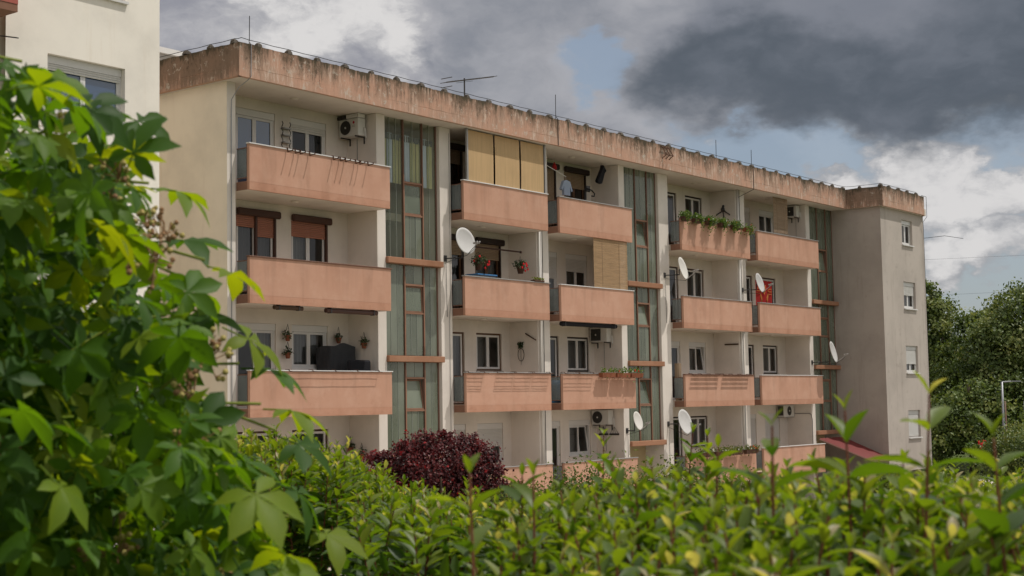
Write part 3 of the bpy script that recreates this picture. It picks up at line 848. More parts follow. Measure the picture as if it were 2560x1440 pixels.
# roof slab and weathered fascia panels
box_obj('roof_slab', 'soffit', bld, 24.02, 63.4, -0.08, 12.3, ROOF + 0.001, ROOF + 0.30)
box_obj('roof_slab', 'soffit', bld, 58.52, 63.4, -1.76, -0.081, ROOF + 0.001, ROOF + 0.30)
def fascia(p, q, thick, inward):
    """one weathered concrete panel from p to q (plan points), top edge crumbling"""
    p = Vector((p[0], p[1], 0)); q = Vector((q[0], q[1], 0))
    L = (q - p).length
    n = max(2, int(L / 0.09))
    d = (q - p) / n
    iv = Vector((inward[0], inward[1], 0)) * thick
    vs = []; fs = []
    for i in range(n + 1):
        c = p + d * i
        j = 0.016 * (random.random() - 0.65) + 0.010 * math.sin(i * 0.37)
        zs = 8.90 + j
        gi = iv.normalized() * (0.002 + 0.006 * max(0, math.sin(i * 0.11)))
        gz = 8.30 + 0.006 * math.sin(i * 0.9) + 0.004 * random.random()
        vs += [(c.x, c.y, ROOF), (c.x, c.y, gz), (c.x + gi.x, c.y + gi.y, gz + 0.004), (c.x, c.y, gz + 0.011), (c.x, c.y, zs), (c.x + iv.x, c.y + iv.y, zs - 0.006), (c.x + iv.x, c.y + iv.y, ROOF)]
    for i in range(n):
        a = i * 7; b = a + 7
        for j in range(6):
            fs.append((a + j, b + j, b + j + 1, a + j + 1))
        fs.append((a + 6, b + 6, b, a))
    fs.append(tuple(range(6, -1, -1)))
    fs.append(tuple(n * 7 + j for j in range(7)))
    MB().add(vs, fs).build('fascia_panel', 'fascia_weathered', bld)
cuts = [23.9, 30.1, 37.19, 43.6, 50.08, 54.4, 58.43]
for a, b in zip(cuts[:-1], cuts[1:]):
    fascia((a + 0.004, -0.2), (b - 0.004, -0.2), 0.11, (0, 1))
for a, b in ((12.4, 6.3), (6.29, 2.76), (2.75, -0.195)):
    fascia((23.9, a), (23.9, b), 0.11, (1, 0))
fascia((58.43, -0.19), (58.43, -1.85), 0.08, (1, 0))
fascia((58.434, -1.85), (63.0, -1.85), 0.1, (0, 1))
fascia((63.5, -1.6), (63.5, 12.3), 0.11, (-1, 0))
fascia((63.004, -1.85), (63.5, -1.60), 0.1, (-0.2, 1))

# lightning conductor: wire on concrete blocks along the roof edge, with rods and a down lead
proto = None
def block(x, y, parent):
    global proto
    s = 0.05 + 0.02 * random.random()
    mb = MB()
    vs = []
    for z, k in ((0, 1.25), (0.07, 1.0), (0.105, 0.55)):
        for a, b in ((-1, -1), (1, -1), (1, 1), (-1, 1)):
            vs.append((a * s * k * (1 + 0.3 * random.random()), b * s * k, z + 0.02 * random.random()))
    fs = [(0, 1, 5, 4), (1, 2, 6, 5), (2, 3, 7, 6), (3, 0, 4, 7), (4, 5, 9, 8), (5, 6, 10, 9), (6, 7, 11, 10), (7, 4, 8, 11), (8, 9, 10, 11)]
    mb.add([(x + v[0], y + v[1], 8.885 + v[2]) for v in vs], fs)
    mb.build('conductor_block', 'rubble_block', parent)
bx = list(np.arange(24.6, 58.5, 1.02))
wire = [(23.96, 12.0, 9.0)]
for yv in (10.5, 9.0, 7.4, 5.6, 3.7, 1.8, 0.9, 0.03):
    block(23.96, yv, bld); wire.append((23.96, yv, 9.02))
wire.append((24.05, -0.12, 9.04))
for x in bx:
    block(x, -0.13, bld)
    wire.append((x, -0.13, 9.025))
wire += [(58.5, -0.3, 9.02)]
for yv in (-0.8, -1.75):
    block(58.5, yv, bld); wire.append((58.5, yv, 9.02))
for x in (59.3, 60.3, 61.3, 62.3):
    block(x, -1.77, bld); wire.append((x, -1.77, 9.02))
w2 = []
for a, b in zip(wire[:-1], wire[1:]):
    a = Vector(a); b = Vector(b)
    w2 += [tuple(a), tuple((a + b) / 2 - Vector((0, 0, 0.012)))]
w2.append(wire[-1])
MB().path(w2, 0.009, 5).build('conductor_wire', 'wire_black', bld)
for x, z in ((24.30, 9.63), (37.2, 9.70), (47.37, 9.60), (50.1, 9.57)):
    MB().tube((x, -0.13, 8.9), (x + 0.01, -0.13, z), 0.011, 6).build('lightning_rod', 'wire_black', bld)
MB().path([(24.28, -0.13, 9.0), (24.28, -0.22, 8.9), (24.27, -0.225, 8.1), (24.26, -0.15, 8.03), (24.2, 0.15, 7.86), (24.21, 0.42, 7.6), (24.235, 0.455, 7.3), (24.235, 0.455, 1.0), (24.235, 0.455, GZ)], 0.011, 5).build('down_lead', 'galvanised', bld)
MB().path([(37.2, -0.13, 9.0), (37.2, -0.215, 8.9), (37.2, -0.215, 8.06)], 0.010, 5).build('down_lead', 'wire_black', bld)
MB().path([(50.08, -0.13, 9.0), (50.08, -0.215, 8.9), (50.08, -0.215, 8.03), (49.95, 0.44, 7.75), (49.95, 0.46, GZ)], 0.010, 5).build('down_lead', 'wire_black', bld)
MB().path([(62.9, -1.77, 8.95), (63.2, -1.88, 8.9), (63.2, -1.88, 8.0), (63.05, -1.75, 7.75), (63.2, -1.7, 7.4), (63.2, -1.69, -3)], 0.010, 5).build('down_lead', 'wire_black', bld)

# rain pipes on the pillars between paired balconies
for xa in (36.92, 49.90):
    MB().tube((xa + 0.03, 0.43, GZ), (xa + 0.03, 0.43, ROOF), 0.035, 10).build('rain_pipe', 'pipe_white', bld, smooth=True)
    MB().tube((xa + 0.16, 0.455, GZ), (xa + 0.16, 0.455, ROOF), 0.016, 8).build('cable_duct', 'pipe_white', bld, smooth=True)
    MB().tube((xa + 0.24, 0.465, GZ), (xa + 0.24, 0.465, ROOF), 0.010, 6).build('cable_duct', 'metal_dark', bld, smooth=True)
MB().path([(32.62, 0.46, 7.9), (32.62, 0.46, 3.0), (32.55, 0.46, 2.5), (32.55, 0.46, GZ)], 0.008, 5).build('cable', 'metal_grey', bld)

# round ceiling lamps under slabs
for bn in BAYS:
    for k in (2, 3, 4):
        x = sum(BAYS[bn]['bal']) / 2 - 0.3
        zz = ROOF if k == 4 else zb(k + 1)
        MB().lathe((x, 0.75, zz - 0.045), [(0.05, 0.0), (0.10, 0.012), (0.12, 0.044)], 14).build('ceiling_lamp', 'soffit', bld, smooth=True)

# entrance canopy of red ribbed sheet against the tower
cp = MB()
n = 16
vs = []
for i in range(n + 1):
    x = 56.25 + (58.595 - 56.25) * i / n
    dz = 0.035 if i % 2 else 0.0
    x2 = 56.6 + (58.595 - 56.6) * i / n
    vs += [(x, 0.37, -1.72 + dz), (x2, -1.78, -2.62 + dz)]
cp.add(vs, [(2 * i, 2 * i + 1, 2 * i + 3, 2 * i + 2) for i in range(n)])
cpo = cp.build('entrance_canopy', 'canopy_red', bld)
fr = MB()
fr.tube((56.22, 0.36, -1.76), (56.58, -1.80, -2.66), 0.03); fr.tube((56.58, -1.80, -2.66), (58.59, -1.80, -2.66), 0.03)
fr.build('canopy_frame', 'metal_brown', cpo)
MB().path([(57.3, -1.7, -2.7), (57.3, -1.7, -3.05), (57.1, -1.2, -3.2), (57.1, -0.6, -3.35), (57.1, 1.24, -3.5)], 0.03, 6).build('canopy_bracket', 'canopy_red', cpo)
# roof access hatch
hb = MB().box(26.6, 28.75, 7.2, 9.0, 8.36, 10.45).build('roof_hatch', 'concrete', bld)
box_obj('hatch_lid', 'metal_white', hb, 26.5, 28.9, 7.1, 9.1, 10.452, 10.62)

# ------------------------------------------------------------------ neighbouring block on the left
nb = thing('neighbour_block', 'tall cream rendered apartment block rising behind the leafy climber', 'building', (17.5, 5.0, GZ))
NY = 0.10
nh = [(18.69, 20.74, 7.72 - 1.25 + FH * i, 7.72 + FH * i) for i in (-3, -2, -1, 0, 1, 2)]
wall_holes(17.66, 21.72, GZ, 15.0, NY, nh, 0.25, 'wall_neighbour', 'front_wall', nb)
box_obj('end_wall', 'wall_neighbour', nb, 21.5, 21.722, NY + 0.25, 12, GZ, 15.0)
box_obj('rear_wall', 'wall_neighbour', nb, 6.0, 21.72, 12.0, 12.2, GZ, 15.0)
box_obj('recess_wall', 'wall_neighbour', nb, 6.0, 17.66, 1.4, 1.6, GZ, 15.0)
box_obj('cross_wall', 'wall_neighbour', nb, 17.662, 17.9, NY + 0.251, 1.62, GZ, 15.0)
box_obj('room_wall', 'interior', nb, 17.9, 21.5, 2.6, 2.7, GZ, 15.0)
box_obj('roof', 'concrete', nb, 6.0, 21.9, 0.0, 12.3, 15.001, 15.4)
for h in nh:
    w = window(nb, *h, NY + 0.10, 'white', 0.14, glass='glass_coated', sill=False, cur=None)
    box_obj('window_ledge', 'frame_white', nb, h[0] - 0.05, h[1] + 0.05, NY - 0.07, NY + 0.13, h[2] - 0.06, h[2] - 0.003)
for i in (0, 1):
    nbal = MB().box(9.0, 17.25, -0.95, -0.87, 8.30 + FH * i, 9.35 + FH * i).build('balcony', 'awning_red', nb)
    box_obj('balcony_slab', 'slab_side_brown', nb, 9.0, 17.25, -0.94, 1.39, 8.14 + FH * i, 8.298 + FH * i)
    box_obj('balcony_return', 'awning_red', nb, 17.17, 17.25, -0.869, NY - 0.002, 8.30 + FH * i, 9.35 + FH * i)
pr = MB()
pr.path([(17.35, 0.09, 7.86), (17.35, -0.75, 7.66), (17.40, -0.75, 7.66), (17.40, 0.09, 7.86)], 0.012, 5)
tag(pr.build('clothesline_bracket', 'metal_dark', None), 'thin dark metal clothesline bracket under the red balcony corner', 'bracket')
# ------------------------------------------------------------------ leaf helpers
def norm(a):
    return a / np.maximum(np.linalg.norm(a, axis=-1, keepdims=True), 1e-9)
def frames(ax, nr):
    y = norm(ax)
    x = norm(np.cross(y, nr))
    z = np.cross(x, y)
    return np.stack([x, y, z], -1)          # columns
def rand_dirs(n):
    return norm(rng.normal(size=(n, 3)))
def mesh_np(name, V, F, mat, tint=None, smooth=False):
    me = bpy.data.meshes.new(name)
    me.from_pydata(V.tolist() if len(V) < 2000 else [tuple(v) for v in V.tolist()], [], F.tolist() if isinstance(F, np.ndarray) else F)
    me.materials.append(MATS[mat])
    if tint is not None:
        a = me.attributes.new('tint', 'FLOAT', 'POINT')
        a.data.foreach_set('value', np.asarray(tint, np.float32))
    if smooth:
        me.polygons.foreach_set('use_smooth', np.ones(len(me.polygons), bool))
    me.update()
    return me
SMALL = (np.array([(0, 0, 0), (0.36, 0.45, 0.10), (0, 1, 0.0), (-0.36, 0.45, 0.10)], float), np.array([(0, 1, 2), (0, 2, 3)]))
def scatter(name, mat, parent, P, size, ax, nr, tint, leaf=SMALL, kind=None, off=None):
    Vb, Fb = leaf
    n = len(P)
    M = frames(ax, nr)
    size = np.broadcast_to(size, (n,))
    V = np.einsum('nij,kj->nki', M, Vb) * size[:, None, None] + P[:, None, :]
    V = V.reshape(-1, 3)
    if parent is not None:
        V = V - np.array(wloc(parent))
    F = (Fb[None] + (np.arange(n) * len(Vb))[:, None, None]).reshape(-1, Fb.shape[1])
    me = mesh_np(name, V, F, mat, np.repeat(tint, len(Vb)))
    o = bpy.data.objects.new(name, me)
    col.objects.link(o)
    if parent is not None:
        o.parent = parent
    if kind:
        o['kind'] = kind
    return o
def cloud(c, rad, n, squash=(1, 1, 1)):
    d = rand_dirs(n) * (rng.random((n, 1)) ** 0.45)
    return np.array(c) + d * np.array(rad) * np.array(squash)
def flowers(name, mat, parent, P, r):
    for p in P:
        mb = MB()
        for q in range(5):
            a = q * 2 * math.pi / 5 + p[0]
            c = (p[0] + 0.6 * r * math.cos(a), p[1] - 0.3 * r, p[2] + 0.6 * r * math.sin(a))
            mb.sphere(c, r * 0.62, 3, 5)
        mb.build(name, mat, parent)

# ------------------------------------------------------------------ things fixed to or standing on the balconies
def ac_side(label, xw, y0, y1, z0, z1, logo=False, square=False, extra=False):
    """outdoor unit on a side wall at x = xw, front facing -x; y1 is nearer the back wall"""
    d = 0.30
    t0 = thing('air_conditioner', label, 'air conditioner', (xw - d, (y0 + y1) / 2, z0), 'outdoor air conditioning units')
    xa = xw - 0.06 - d
    MB().box(xa, xw - 0.06, y0, y1, z0, z1).build('casing', 'ac_body', t0, bevel=0.015)
    fy = y1 - (y1 - y0) * 0.36; fz = (z0 + z1) / 2; fr_ = (z1 - z0) * 0.40
    g = MB()
    if square:
        g.box(xa - 0.012, xa - 0.001, fy - fr_, fy + fr_, fz - fr_, fz + fr_)
    else:
        n = 28
        g.add([(xa - 0.010, fy + fr_ * math.cos(2 * math.pi * i / n), fz + fr_ * math.sin(2 * math.pi * i / n)) for i in range(n)], [tuple(range(n - 1, -1, -1))])
    g.build('fan_opening', 'ac_grille', t0)
    g = MB()
    for rr in np.linspace(0.25, 1.0, 5):
        n = 24
        pts = [(xa - 0.016, fy + fr_ * rr * math.cos(2 * math.pi * i / n), fz + fr_ * rr * math.sin(2 * math.pi * i / n)) for i in range(n + 1)]
        g.path(pts, 0.0035, 4)
    for i in range(8):
        a = math.pi * i / 8
        g.tube((xa - 0.016, fy - fr_ * math.cos(a), fz - fr_ * math.sin(a)), (xa - 0.016, fy + fr_ * math.cos(a), fz + fr_ * math.sin(a)), 0.003, 4)
    g.build('fan_guard', 'ac_grille', t0)
    MB().sphere((xa - 0.014, fy, fz), fr_ * 0.16, 4, 10).build('fan_hub', 'ac_body', t0)
    for yy in (y0 + 0.1, y1 - 0.1):
        b = MB()
        b.box(xa - 0.02, xw, yy - 0.015, yy + 0.015, z0 - 0.035, z0 - 0.001)
        b.box(xw - 0.03, xw - 0.001, yy - 0.015, yy + 0.015, z0 - 0.2, z0 - 0.036)
        b.build('wall_bracket', 'metal_dark', t0)
    MB().path([(xa + 0.2, y0 - 0.012, z0 + 0.22), (xa + 0.2, y0 - 0.07, z0 + 0.2), (xa + 0.24, y0 - 0.07, z0 - 0.05), (xw - 0.02, y0 + 0.05, z0 - 0.1)], 0.016, 6).build('refrigerant_pipe', 'metal_white', t0)
    MB().path([(xw - 0.012, fy - 0.1, z0 - 0.03), (xw - 0.012, fy - 0.1, z0 - 0.9)], 0.010, 5).build('drain_hose', 'metal_grey', t0)
    if logo:
        n = 16
        c = (y0 + (y1 - y0) * 0.23, z1 - 0.12)
        MB().add([(xa - 0.003, c[0] + 0.04 * math.cos(2 * math.pi * i / n), c[1] + 0.04 * math.sin(2 * math.pi * i / n)) for i in range(n)], [tuple(range(n - 1, -1, -1))]).build('emblem', 'emblem_red', t0)
        cu_ = bpy.data.curves.new('lettering', 'FONT')
        cu_.body = 'LG'
        cu_.size = 0.085
        cu_.align_x = 'CENTER'
        cu_.materials.append(MATS['lettering_grey'])
        tmp = bpy.data.objects.new('lettering_tmp', cu_)
        me = bpy.data.meshes.new_from_object(tmp)
        bpy.data.objects.remove(tmp)
        o = bpy.data.objects.new('lettering', me)
        col.objects.link(o)
        o.parent = t0
        o.rotation_euler = (R(90), 0, R(-90))
        o.location = Vector((xa - 0.004, c[0], c[1] - 0.125)) - wloc(t0)
    if extra:
        MB().box(xa - 0.02, xw - 0.1, y0 - 0.03, y0 + 0.45, z1 + 0.008, z1 + 0.12).build('top_cover', 'shutter_white', t0, bevel=0.01)
        MB().box(xa - 0.03, xw - 0.02, y0 + 0.46, y1 + 0.03, z1 + 0.006, z1 + 0.09).build('top_board', 'metal_dark', t0)
    return t0
ac_side('white air conditioner with round fan and red emblem under the roof edge, top-left balcony', 29.52, 0.82, 1.56, 7.44, 7.93, logo=True, extra=True)
ac_side('white air conditioner with square fan grille below a black rolled awning', 41.65, 0.85, 1.56, 2.00, 2.50, square=True)
ac_side('white air conditioner with round fan above two hanging triangle ornaments', 41.65, 0.85, 1.56, -0.80, -0.30)
ac_side('small shaded air conditioner behind the brown bamboo blind, top right balcony', 55.85, 0.70, 1.20, 7.54, 8.02, square=True)
# unit on the back wall, black coil side towards us
t0 = thing('air_conditioner', 'white air conditioner with black side grille on the ground-level wall by the tower', 'air conditioner', (55.4, 1.4, -0.78), 'outdoor air conditioning units')
MB().box(54.85, 55.8, 1.24, 1.54, -0.78, -0.30).build('casing', 'ac_body', t0, bevel=0.012)
MB().box(54.843, 54.849, 1.27, 1.51, -0.73, -0.34).build('coil_grille', 'ac_grille', t0)
g = MB()
n = 26
g.add([(55.33 + 0.19 * math.cos(2 * math.pi * i / n), 1.232, -0.54 + 0.19 * math.sin(2 * math.pi * i / n)) for i in range(n)], [tuple(range(n))])
g.build('fan_opening', 'ac_grille', t0)
MB().sphere((55.33, 1.23, -0.54), 0.035, 4, 8).build('fan_hub', 'ac_body', t0)
MB().box(54.9, 55.75, 1.25, 1.598, -0.815, -0.782).build('wall_bracket', 'metal_grey', t0)
MB().path([(55.8, 1.35, -0.62), (56.0 - 0.16, 1.2, -0.66), (55.83, 0.6, -0.66), (55.83, 0.5, -0.7), (55.84, 0.46, -0.9), (55.84, 0.46, -3)], 0.012, 5).build('refrigerant_pipe', 'metal_dark', t0)

def dish(label, c, az, el, rad, mount, mat='dish_grey', lnb2=True):
    t0 = thing('satellite_dish', label, 'satellite dish', mount, 'satellite dishes on the facade')
    n = Vector((math.cos(R(az)) * math.cos(R(el)), math.sin(R(az)) * math.cos(R(el)), math.sin(R(el))))
    e1 = n.cross(Vector((0, 0, 1))).normalized()
    e2 = e1.cross(n).normalized()
    c = Vector(c)
    vs = []; fs = []
    rings, seg = 6, 30
    for side, off in ((0, 0.0), (1, -0.014)):
        for i in range(rings + 1):
            r = rad * i / rings
            for j in range(seg):
                a = 2 * math.pi * j / seg
                vs.append(c + e1 * (r * math.cos(a)) + e2 * (1.09 * r * math.sin(a)) + n * (0.20 * rad * (i / rings) ** 2 + off))
    k = (rings + 1) * seg
    for i in range(rings):
        for j in range(seg):
            a = i * seg + j; b = i * seg + (j + 1) % seg
            fs.append((a, b, b + seg, a + seg))
            fs.append((k + a, k + a + seg, k + b + seg, k + b))
    for j in range(seg):
        a = rings * seg + j; b = rings * seg + (j + 1) % seg
        fs.append((a, b, k + b, k + a))
    MB().add(vs, fs).build('reflector', mat, t0, smooth=True)
    foot = c - e2 * (1.05 * rad) + n * 0.12
    lp = c + n * (rad * 1.35) - e2 * (0.62 * rad)
    MB().tube(foot - n * 0.06, lp, 0.012).build('feed_arm', 'metal_grey', t0)
    mb = MB()
    for s in ((-0.05, 0.05) if lnb2 else (0.0,)):
        q = lp + e1 * s + Vector((0, 0, 0.03))
        mb.tube(q + n * 0.05, q - n * 0.08, 0.022, 8)
        mb.tube(q - n * 0.08, q - n * 0.11, 0.034, 8)
    mb.tube(lp - e1 * 0.08, lp + e1 * 0.08, 0.010)
    mb.build('converter', 'metal_grey', t0)
    m = Vector(mount)
    back = c - n * 0.09
    MB().path([tuple(lp - n * 0.02), tuple(foot * 0.5 + lp * 0.5 - Vector((0, 0, 0.05))), tuple(foot - n * 0.1 - Vector((0, 0, 0.03))), tuple(m - Vector((0, 0.02, 0.12))), (m.x + 0.03, m.y - 0.006, m.z - 0.9), (m.x + 0.05, m.y - 0.006, m.z - 1.7)], 0.007, 5).build('cable', 'wire_black', t0)
    mb = MB().path([tuple(c - n * 0.016), tuple(back), tuple(Vector((back.x, back.y, m.z))), tuple(m)], 0.02, 7)
    mb.box(m.x - 0.06, m.x + 0.06, m.y - 0.01, m.y + 0.012, m.z - 0.09, m.z + 0.09)
    mb.build('wall_mount', 'metal_dark', t0)
    return t0
dish('large round white dish beside the third-floor balcony with red flower baskets', (32.55, -0.12, 4.66), 264, 15, 0.375, (32.4, 0.465, 4.2))
dish('cream dish seen almost edge-on beside the balcony under the trailing planters', (44.72, -0.10, 4.62), 282, 15, 0.39, (44.5, 0.465, 4.42), 'dish_warm')
dish('white dish in front of the red patterned rug', (50.45, -0.10, 4.42), 277, 15, 0.36, (50.2, 0.465, 4.18))
dish('small pale dish in front of the middle stair window', (41.75, 0.02, -0.70), 276, 15, 0.30, (41.83, 0.465, -1.02), 'dish_warm', False)
dish('large white dish low on the wall above the hedge, part shaded', (44.58, -0.10, -0.80), 270, 15, 0.42, (44.5, 0.465, -0.85))
dish('grey dish in the shade beside the end tower', (56.2, -0.35, 1.84), 281, 14, 0.42, (56.02, 0.465, 1.45))

# clothesline hooks on the top-left balcony
for grp, xs in (('first', (25.66, 25.93, 26.10, 26.44)), ('second', (27.30, 27.56, 27.75, 28.14, 28.30, 28.62))):
    for hi, x in enumerate(xs):
        mb = MB().path([(x, 0.12, 6.46), (x, 0.11, 6.52), (x, -0.042, 6.52), (x, -0.045, 6.42), (x, -0.23, 6.44), (x, -0.24, 6.48)], 0.015, 5)
        lab = '%s rusty hook from the left in the %s row on the top-left balcony rail' % (('first', 'second', 'third', 'fourth', 'fifth', 'sixth')[hi], 'left-hand' if grp == 'first' else 'right-hand')
        tag(mb.build('clothesline_hook', 'metal_rust', None), lab, 'hook', 'rusty hooks on the top-left balcony, %s row' % grp)

def rack(label, x0, x1, z, prot, wires, arms, fine=0, slat=0.0, mat='metal_rust'):
    t0 = thing('drying_rack', label, 'drying rack', ((x0 + x1) / 2, -prot / 2, z))
    mb = MB()
    for x in np.linspace(x0, x1, arms):
        mb.path([(x, 0.12, z - 0.02), (x, 0.112, z + 0.014), (x, -0.040, z + 0.014), (x, -0.045, z - 0.025), (x, -prot, z - 0.04)], 0.009, 5)
    mb.build('arm', mat, t0)
    mb = MB()
    for i, w in enumerate(wires):
        if slat:
            mb.box(x0 - 0.02, x1 + 0.02, -w - slat / 2, -w + slat / 2, z - 0.045, z - 0.03)
        else:
            pts = [(x, -w + 0.004 * random.random(), z - 0.035 + 0.010 * (random.random() - 0.5)) for x in np.linspace(x0 - 0.01, x1 + 0.01, 9)]
            mb.path(pts, 0.007, 4)
    mb.build('slat' if slat else 'wire', mat, t0)
    if fine:
        mb = MB()
        for x in np.linspace(x0, x1, fine):
            mb.tube((x, -0.045, z - 0.034), (x, -prot, z - 0.034), 0.0022, 3)
        mb.build('mesh_wire', mat, t0)
rack('long bent wire drying rack on the second-floor balcony nearest the end wall', 25.68, 28.98, 0.906, 0.155, (0.07, 0.15), 5)
rack('wire mesh drying rack at the left corner of the second balcony', 32.76, 33.5, 0.906, 0.21, (0.06, 0.10, 0.15, 0.18, 0.205), 2, 10)
rack('first of three adjoining wire mesh racks on the second balcony', 34.12, 34.95, 0.906, 0.21, (0.06, 0.10, 0.15, 0.18, 0.205), 2, 12)
rack('middle of three adjoining wire mesh racks on the second balcony', 35.03, 35.85, 0.906, 0.21, (0.06, 0.10, 0.15, 0.18, 0.205), 2, 12)
rack('last of three adjoining wire mesh racks on the second balcony', 35.95, 36.75, 0.906, 0.21, (0.06, 0.10, 0.15, 0.18, 0.205), 2, 12)
rack('wire mesh rack at the corner of the balcony with three flower boxes', 37.55, 38.33, 0.906, 0.21, (0.06, 0.12, 0.16, 0.205), 2, 9)
rack('wire mesh rack next to the flower boxes on the same balcony rail', 38.38, 39.15, 0.906, 0.21, (0.06, 0.12, 0.16, 0.205), 2, 9)
rack('first of two slatted racks hung on the fourth balcony rail', 45.36, 47.30, 0.906, 0.19, (0.06, 0.12, 0.18), 4, 0, 0.035)
rack('second of two slatted racks hung on the fourth balcony rail', 47.62, 49.60, 0.906, 0.19, (0.06, 0.12, 0.18), 4, 0, 0.035)

# flower boxes with trailing geraniums
def planter(label, cx, cy, z, length, n, hang, mat='pot_brown', red=2, white=2, lush=1.0, group=None, leafm='leaf_geranium'):
    t0 = thing('flower_box', label, 'flower box', (cx, cy, z), group)
    mb = MB()
    a, b, h = length / 2, 0.085, 0.15
    mb.add([(cx - a * 0.95, cy - b * 0.8, z), (cx + a * 0.95, cy - b * 0.8, z), (cx + a * 0.95, cy + b * 0.8, z), (cx - a * 0.95, cy + b * 0.8, z),
            (cx - a, cy - b, z + h), (cx + a, cy - b, z + h), (cx + a, cy + b, z + h), (cx - a, cy + b, z + h),
            (cx - a * 0.96, cy - b * 0.85, z + h), (cx + a * 0.96, cy - b * 0.85, z + h), (cx + a * 0.96, cy + b * 0.85, z + h), (cx - a * 0.96, cy + b * 0.85, z + h),
            (cx - a * 0.96, cy - b * 0.85, z + h - 0.03), (cx + a * 0.96, cy - b * 0.85, z + h - 0.03), (cx + a * 0.96, cy + b * 0.85, z + h - 0.03), (cx - a * 0.96, cy + b * 0.85, z + h - 0.03)],
           [(0, 3, 2, 1), (0, 1, 5, 4), (1, 2, 6, 5), (2, 3, 7, 6), (3, 0, 4, 7), (4, 5, 9, 8), (5, 6, 10, 9), (6, 7, 11, 10), (7, 4, 8, 11), (8, 9, 13, 12), (9, 10, 14, 13), (10, 11, 15, 14), (11, 8, 12, 15), (12, 13, 14, 15)])
    mb.build('trough', mat, t0)
    MB().path([(cx - a * 0.6, 0.09, z + h), (cx - a * 0.6, cy - b - 0.01, z - 0.01), (cx - a * 0.6, 0.0, z - 0.02)], 0.008, 4).build('hanger', 'metal_dark', t0)
    MB().path([(cx + a * 0.6, 0.09, z + h), (cx + a * 0.6, cy - b - 0.01, z - 0.01), (cx + a * 0.6, 0.0, z - 0.02)], 0.008, 4).build('hanger', 'metal_dark', t0)
    m = int(n * lush)
    P = np.stack([cx + (rng.random(m) - 0.5) * length * 1.1, cy - 0.02 + rng.normal(size=m) * 0.07, z + h + 0.02 + np.abs(rng.normal(size=m)) * 0.07 * lush], -1)
    k = int(m * hang)
    if k:
        cxs = cx + (rng.random(6) - 0.5) * length
        H = np.stack([rng.choice(cxs, k) + rng.normal(size=k) * 0.05, cy - 0.10 + rng.normal(size=k) * 0.035, z + h + 0.03 - np.abs(rng.normal(size=k)) * 0.17], -1)
        P = np.concatenate([P, H])
    q = len(P)
    nr = norm(rand_dirs(q) + np.array([0.1, -0.7, 0.7]))
    scatter('foliage', leafm, t0, P, 0.045 + 0.04 * rng.random(q), rand_dirs(q), nr, rng.random(q))
    if red:
        flowers('red_flower', 'flower_red', t0, [(cx + (random.random() - 0.5) * length, cy - 0.09, z + h + 0.03 + 0.1 * random.random()) for _ in range(red)], 0.03)
    if white:
        flowers('white_flower', 'flower_white', t0, [(cx + (random.random() - 0.5) * length, cy - 0.09, z + h + 0.02 + 0.12 * random.random()) for _ in range(white)], 0.025)
gp = 'geranium boxes on the top balcony'
for i, (x, w) in enumerate(((44.98, 0.40), (45.82, 0.5), (46.76, 0.55), (47.70, 0.52), (48.66, 0.55))):
    names = ['flower box of geraniums at the left corner of the top-floor geranium balcony', 'second box of trailing geraniums from the corner, top-floor balcony', 'middle box of trailing geraniums with the longest trails, top-floor balcony', 'fourth box of trailing geraniums on the top-floor geranium balcony', 'fifth, bushiest box of trailing geraniums on the top-floor balcony']
    planter(names[i], x, -0.14, 6.36, w, 300, (0.2, 0.4, 0.7, 0.45, 0.6)[i], red=(0, 0, 1, 1, 1)[i], white=(1, 2, 2, 1, 1)[i], group=gp)
planter('terracotta box with one trailing plant at the far end of the geranium balcony', 49.62, -0.15, 6.34, 0.62, 60, 2.2, 'terracotta', 1, 0, 1.0, gp)
gp = 'flower boxes of the third balcony'
planter('first brown flower box beside the wire rack, small yellowish plants', 39.75, -0.17, 0.76, 0.78, 110, 0.05, 'terracotta', 0, 1, 1.0, gp)
planter('middle brown flower box of three on the second-floor rail', 40.62, -0.17, 0.76, 0.78, 110, 0.05, 'terracotta', 1, 1, 1.0, gp)
planter('end flower box with a red bloom beside the middle stair window', 41.45, -0.17, 0.76, 0.72, 110, 0.05, 'terracotta', 2, 1, 1.0, gp)
gp = 'flower boxes on the low balcony above the hedge'
for i, x in enumerate((45.9, 47.0, 48.1, 49.3)):
    planter(('low flower box half hidden by hedge shoots, nearest the dish', 'second low flower box from the dish, above the hedge', 'third low flower box from the dish, above the hedge', 'low flower box ending in red blooms above the hedge')[i],
            x, -0.18, zt(1) - 0.16, 0.95, 190, 0.05, 'pot_brown', 4 if i == 3 else 0, 4, 1.0, gp, 'leaf_shrub')

# plants in hanging pots
def pot(label, c, r, n, spread, flo=None, nf=0, group=None, leafm='leaf_pot', mat='terracotta'):
    t0 = thing('hanging_pot', label, 'plant pot', c, group)
    MB().lathe(c, [(r * 0.62, 0), (r * 0.95, r * 1.5), (r * 1.05, r * 1.5), (r * 1.05, r * 1.8), (r * 0.9, r * 1.8), (r * 0.88, r * 1.6)], 12).build('pot', mat, t0, smooth=False)
    top = Vector(c) + Vector((0, 0, r * 1.8))
    mb = MB()
    for a in (0, 2.1, 4.2):
        mb.tube(top + Vector((r * math.cos(a), r * math.sin(a), 0)), top + Vector((0, 0, 0.3)), 0.004, 4)
    mb.build('hanger', 'metal_dark', t0)
    P = cloud((c[0], c[1], c[2] + r * 2.1), spread, n)
    scatter('foliage', leafm, t0, P, 0.05 + 0.04 * rng.random(n), rand_dirs(n), norm(rand_dirs(n) + np.array([0, -0.5, 0.8])), rng.random(n))
    if flo:
        flowers('flower', flo, t0, [tuple(p) for p in cloud((c[0], c[1] - 0.1, c[2] + r * 1.7), tuple(s * 1.05 for s in spread), nf)], 0.035)
    return t0
pot('upper of two small wall pots between the white doors', (27.07, 1.46, 1.72), 0.085, 60, (0.17, 0.1, 0.13))
